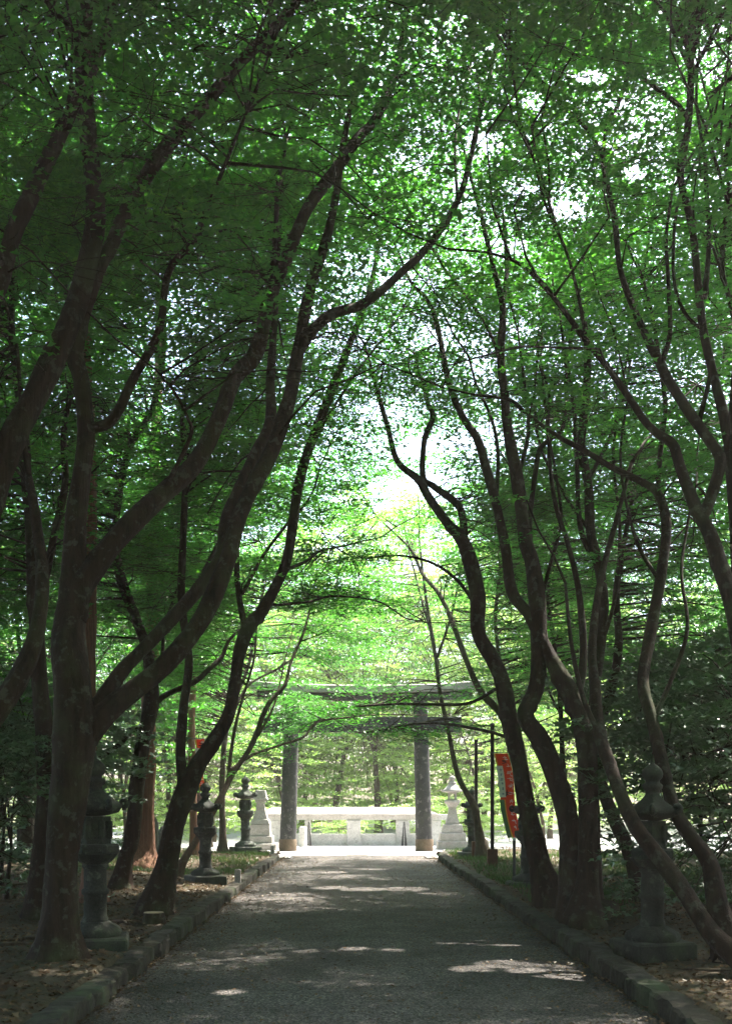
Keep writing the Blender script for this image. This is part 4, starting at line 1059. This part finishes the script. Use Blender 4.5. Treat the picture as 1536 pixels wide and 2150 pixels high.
def roots():
    g = Geo()
    for _ in range(110):
        side = random.choice([-1, 1]); y = random.uniform(7, 27); s = abs(random.gauss(0, 2.5)) + .3
        x = left_edge(y) - .3 - s if side < 0 else right_edge(y) + .3 + s
        a_ = random.random() * 6.28; L = random.uniform(.4, 1.5); pts = []
        for k in range(7):
            a_ += random.gauss(0, .3); pts.append((x, y, float(verge_h(x, y)) + .005 + .01 * math.sin(k))); x += math.cos(a_) * L / 6; y += math.sin(a_) * L / 6
            if left_edge(y) - .35 < x < right_edge(y) + .35: x = left_edge(y) - .4 if side < 0 else right_edge(y) + .4
        tube(g, np.array(pts), np.linspace(.022, .006, 7) * random.uniform(.5, 1.3), 6, 0, .05)
    tag(g.build('sticks_and_roots', M_bark2), 'thin sticks and bare surface roots lying on the verges', 'sticks', kind='stuff')
roots()
M_grass = leaf_mat('grass blade', [(.0, (.03, .06, .015)), (.6, (.05, .09, .025)), (1.0, (.09, .12, .04))], (1.3, 1.5, .9), .04, .35)
def grass(n, xr, yr, side, hgt, seed, name_lab):
    r = np.random.default_rng(seed); g = Geo(); k = 0
    y = r.uniform(*yr, n); s = r.uniform(*xr, n)
    x = np.where(side < 0, left_edge(y) - s, right_edge(y) + s)
    keep_ = (np.sin(x * 2.1 + seed) + np.sin(y * 1.7 + x) + r.normal(0, .6, n)) > -.2
    x, y = x[keep_], y[keep_]; n = len(x); z = np.where(y < 30.2, verge_h(x, y), 0) - .01
    h_ = hgt * r.uniform(.5, 1.3, n); an = r.random(n) * 6.28; w_ = .006 + .004 * r.random(n)
    lx, ly = r.normal(0, .35, n) * h_, r.normal(0, .35, n) * h_
    b0 = np.stack([x - w_ * np.cos(an), y - w_ * np.sin(an), z], 1); b1 = np.stack([x + w_ * np.cos(an), y + w_ * np.sin(an), z], 1)
    m1 = np.stack([x + lx * .4 + w_ * .7 * np.cos(an), y + ly * .4 + w_ * .7 * np.sin(an), z + h_ * .6], 1); m0 = np.stack([x + lx * .4 - w_ * .7 * np.cos(an), y + ly * .4 - w_ * .7 * np.sin(an), z + h_ * .6], 1)
    tp = np.stack([x + lx, y + ly, z + h_], 1)
    V = np.stack([b0, b1, m1, tp, m0], 1).reshape(-1, 3)
    g.add(V, np.arange(n * 5).reshape(n, 5))
    tag(g.build('grass', M_grass), name_lab, 'grass', kind='stuff')
grass(12000, (.3, 5.0), (20.5, 31), -1, .09, 1, 'short green grass on the far part of the left verge')
grass(26000, (.3, 7.0), (14.5, 31), 1, .11, 2, 'short green grass on the far part of the right verge')
print('done')

# ---------------------------------------------------------------- added air volume that lifts and warms the shadows
g = Geo(); g.add([(-60,-30,-1.2),(60,-30,-1.2),(60,92,-1.2),(-60,92,-1.2),(-60,-30,26),(60,-30,26),(60,92,26),(-60,92,26)], BOXF)
m = bpy.data.materials.new('veiling haze'); m.use_nodes = True; t = m.node_tree; t.nodes.clear()
o_ = t.nodes.new('ShaderNodeOutputMaterial'); pv = t.nodes.new('ShaderNodeVolumePrincipled')
pv.inputs['Color'].default_value = (.98, .92, .84, 1); pv.inputs['Density'].default_value = .0008; pv.inputs['Anisotropy'].default_value = .35
t.links.new(pv.outputs[0], o_.inputs['Volume'])
tag(g.build('haze', m), kind='stuff')
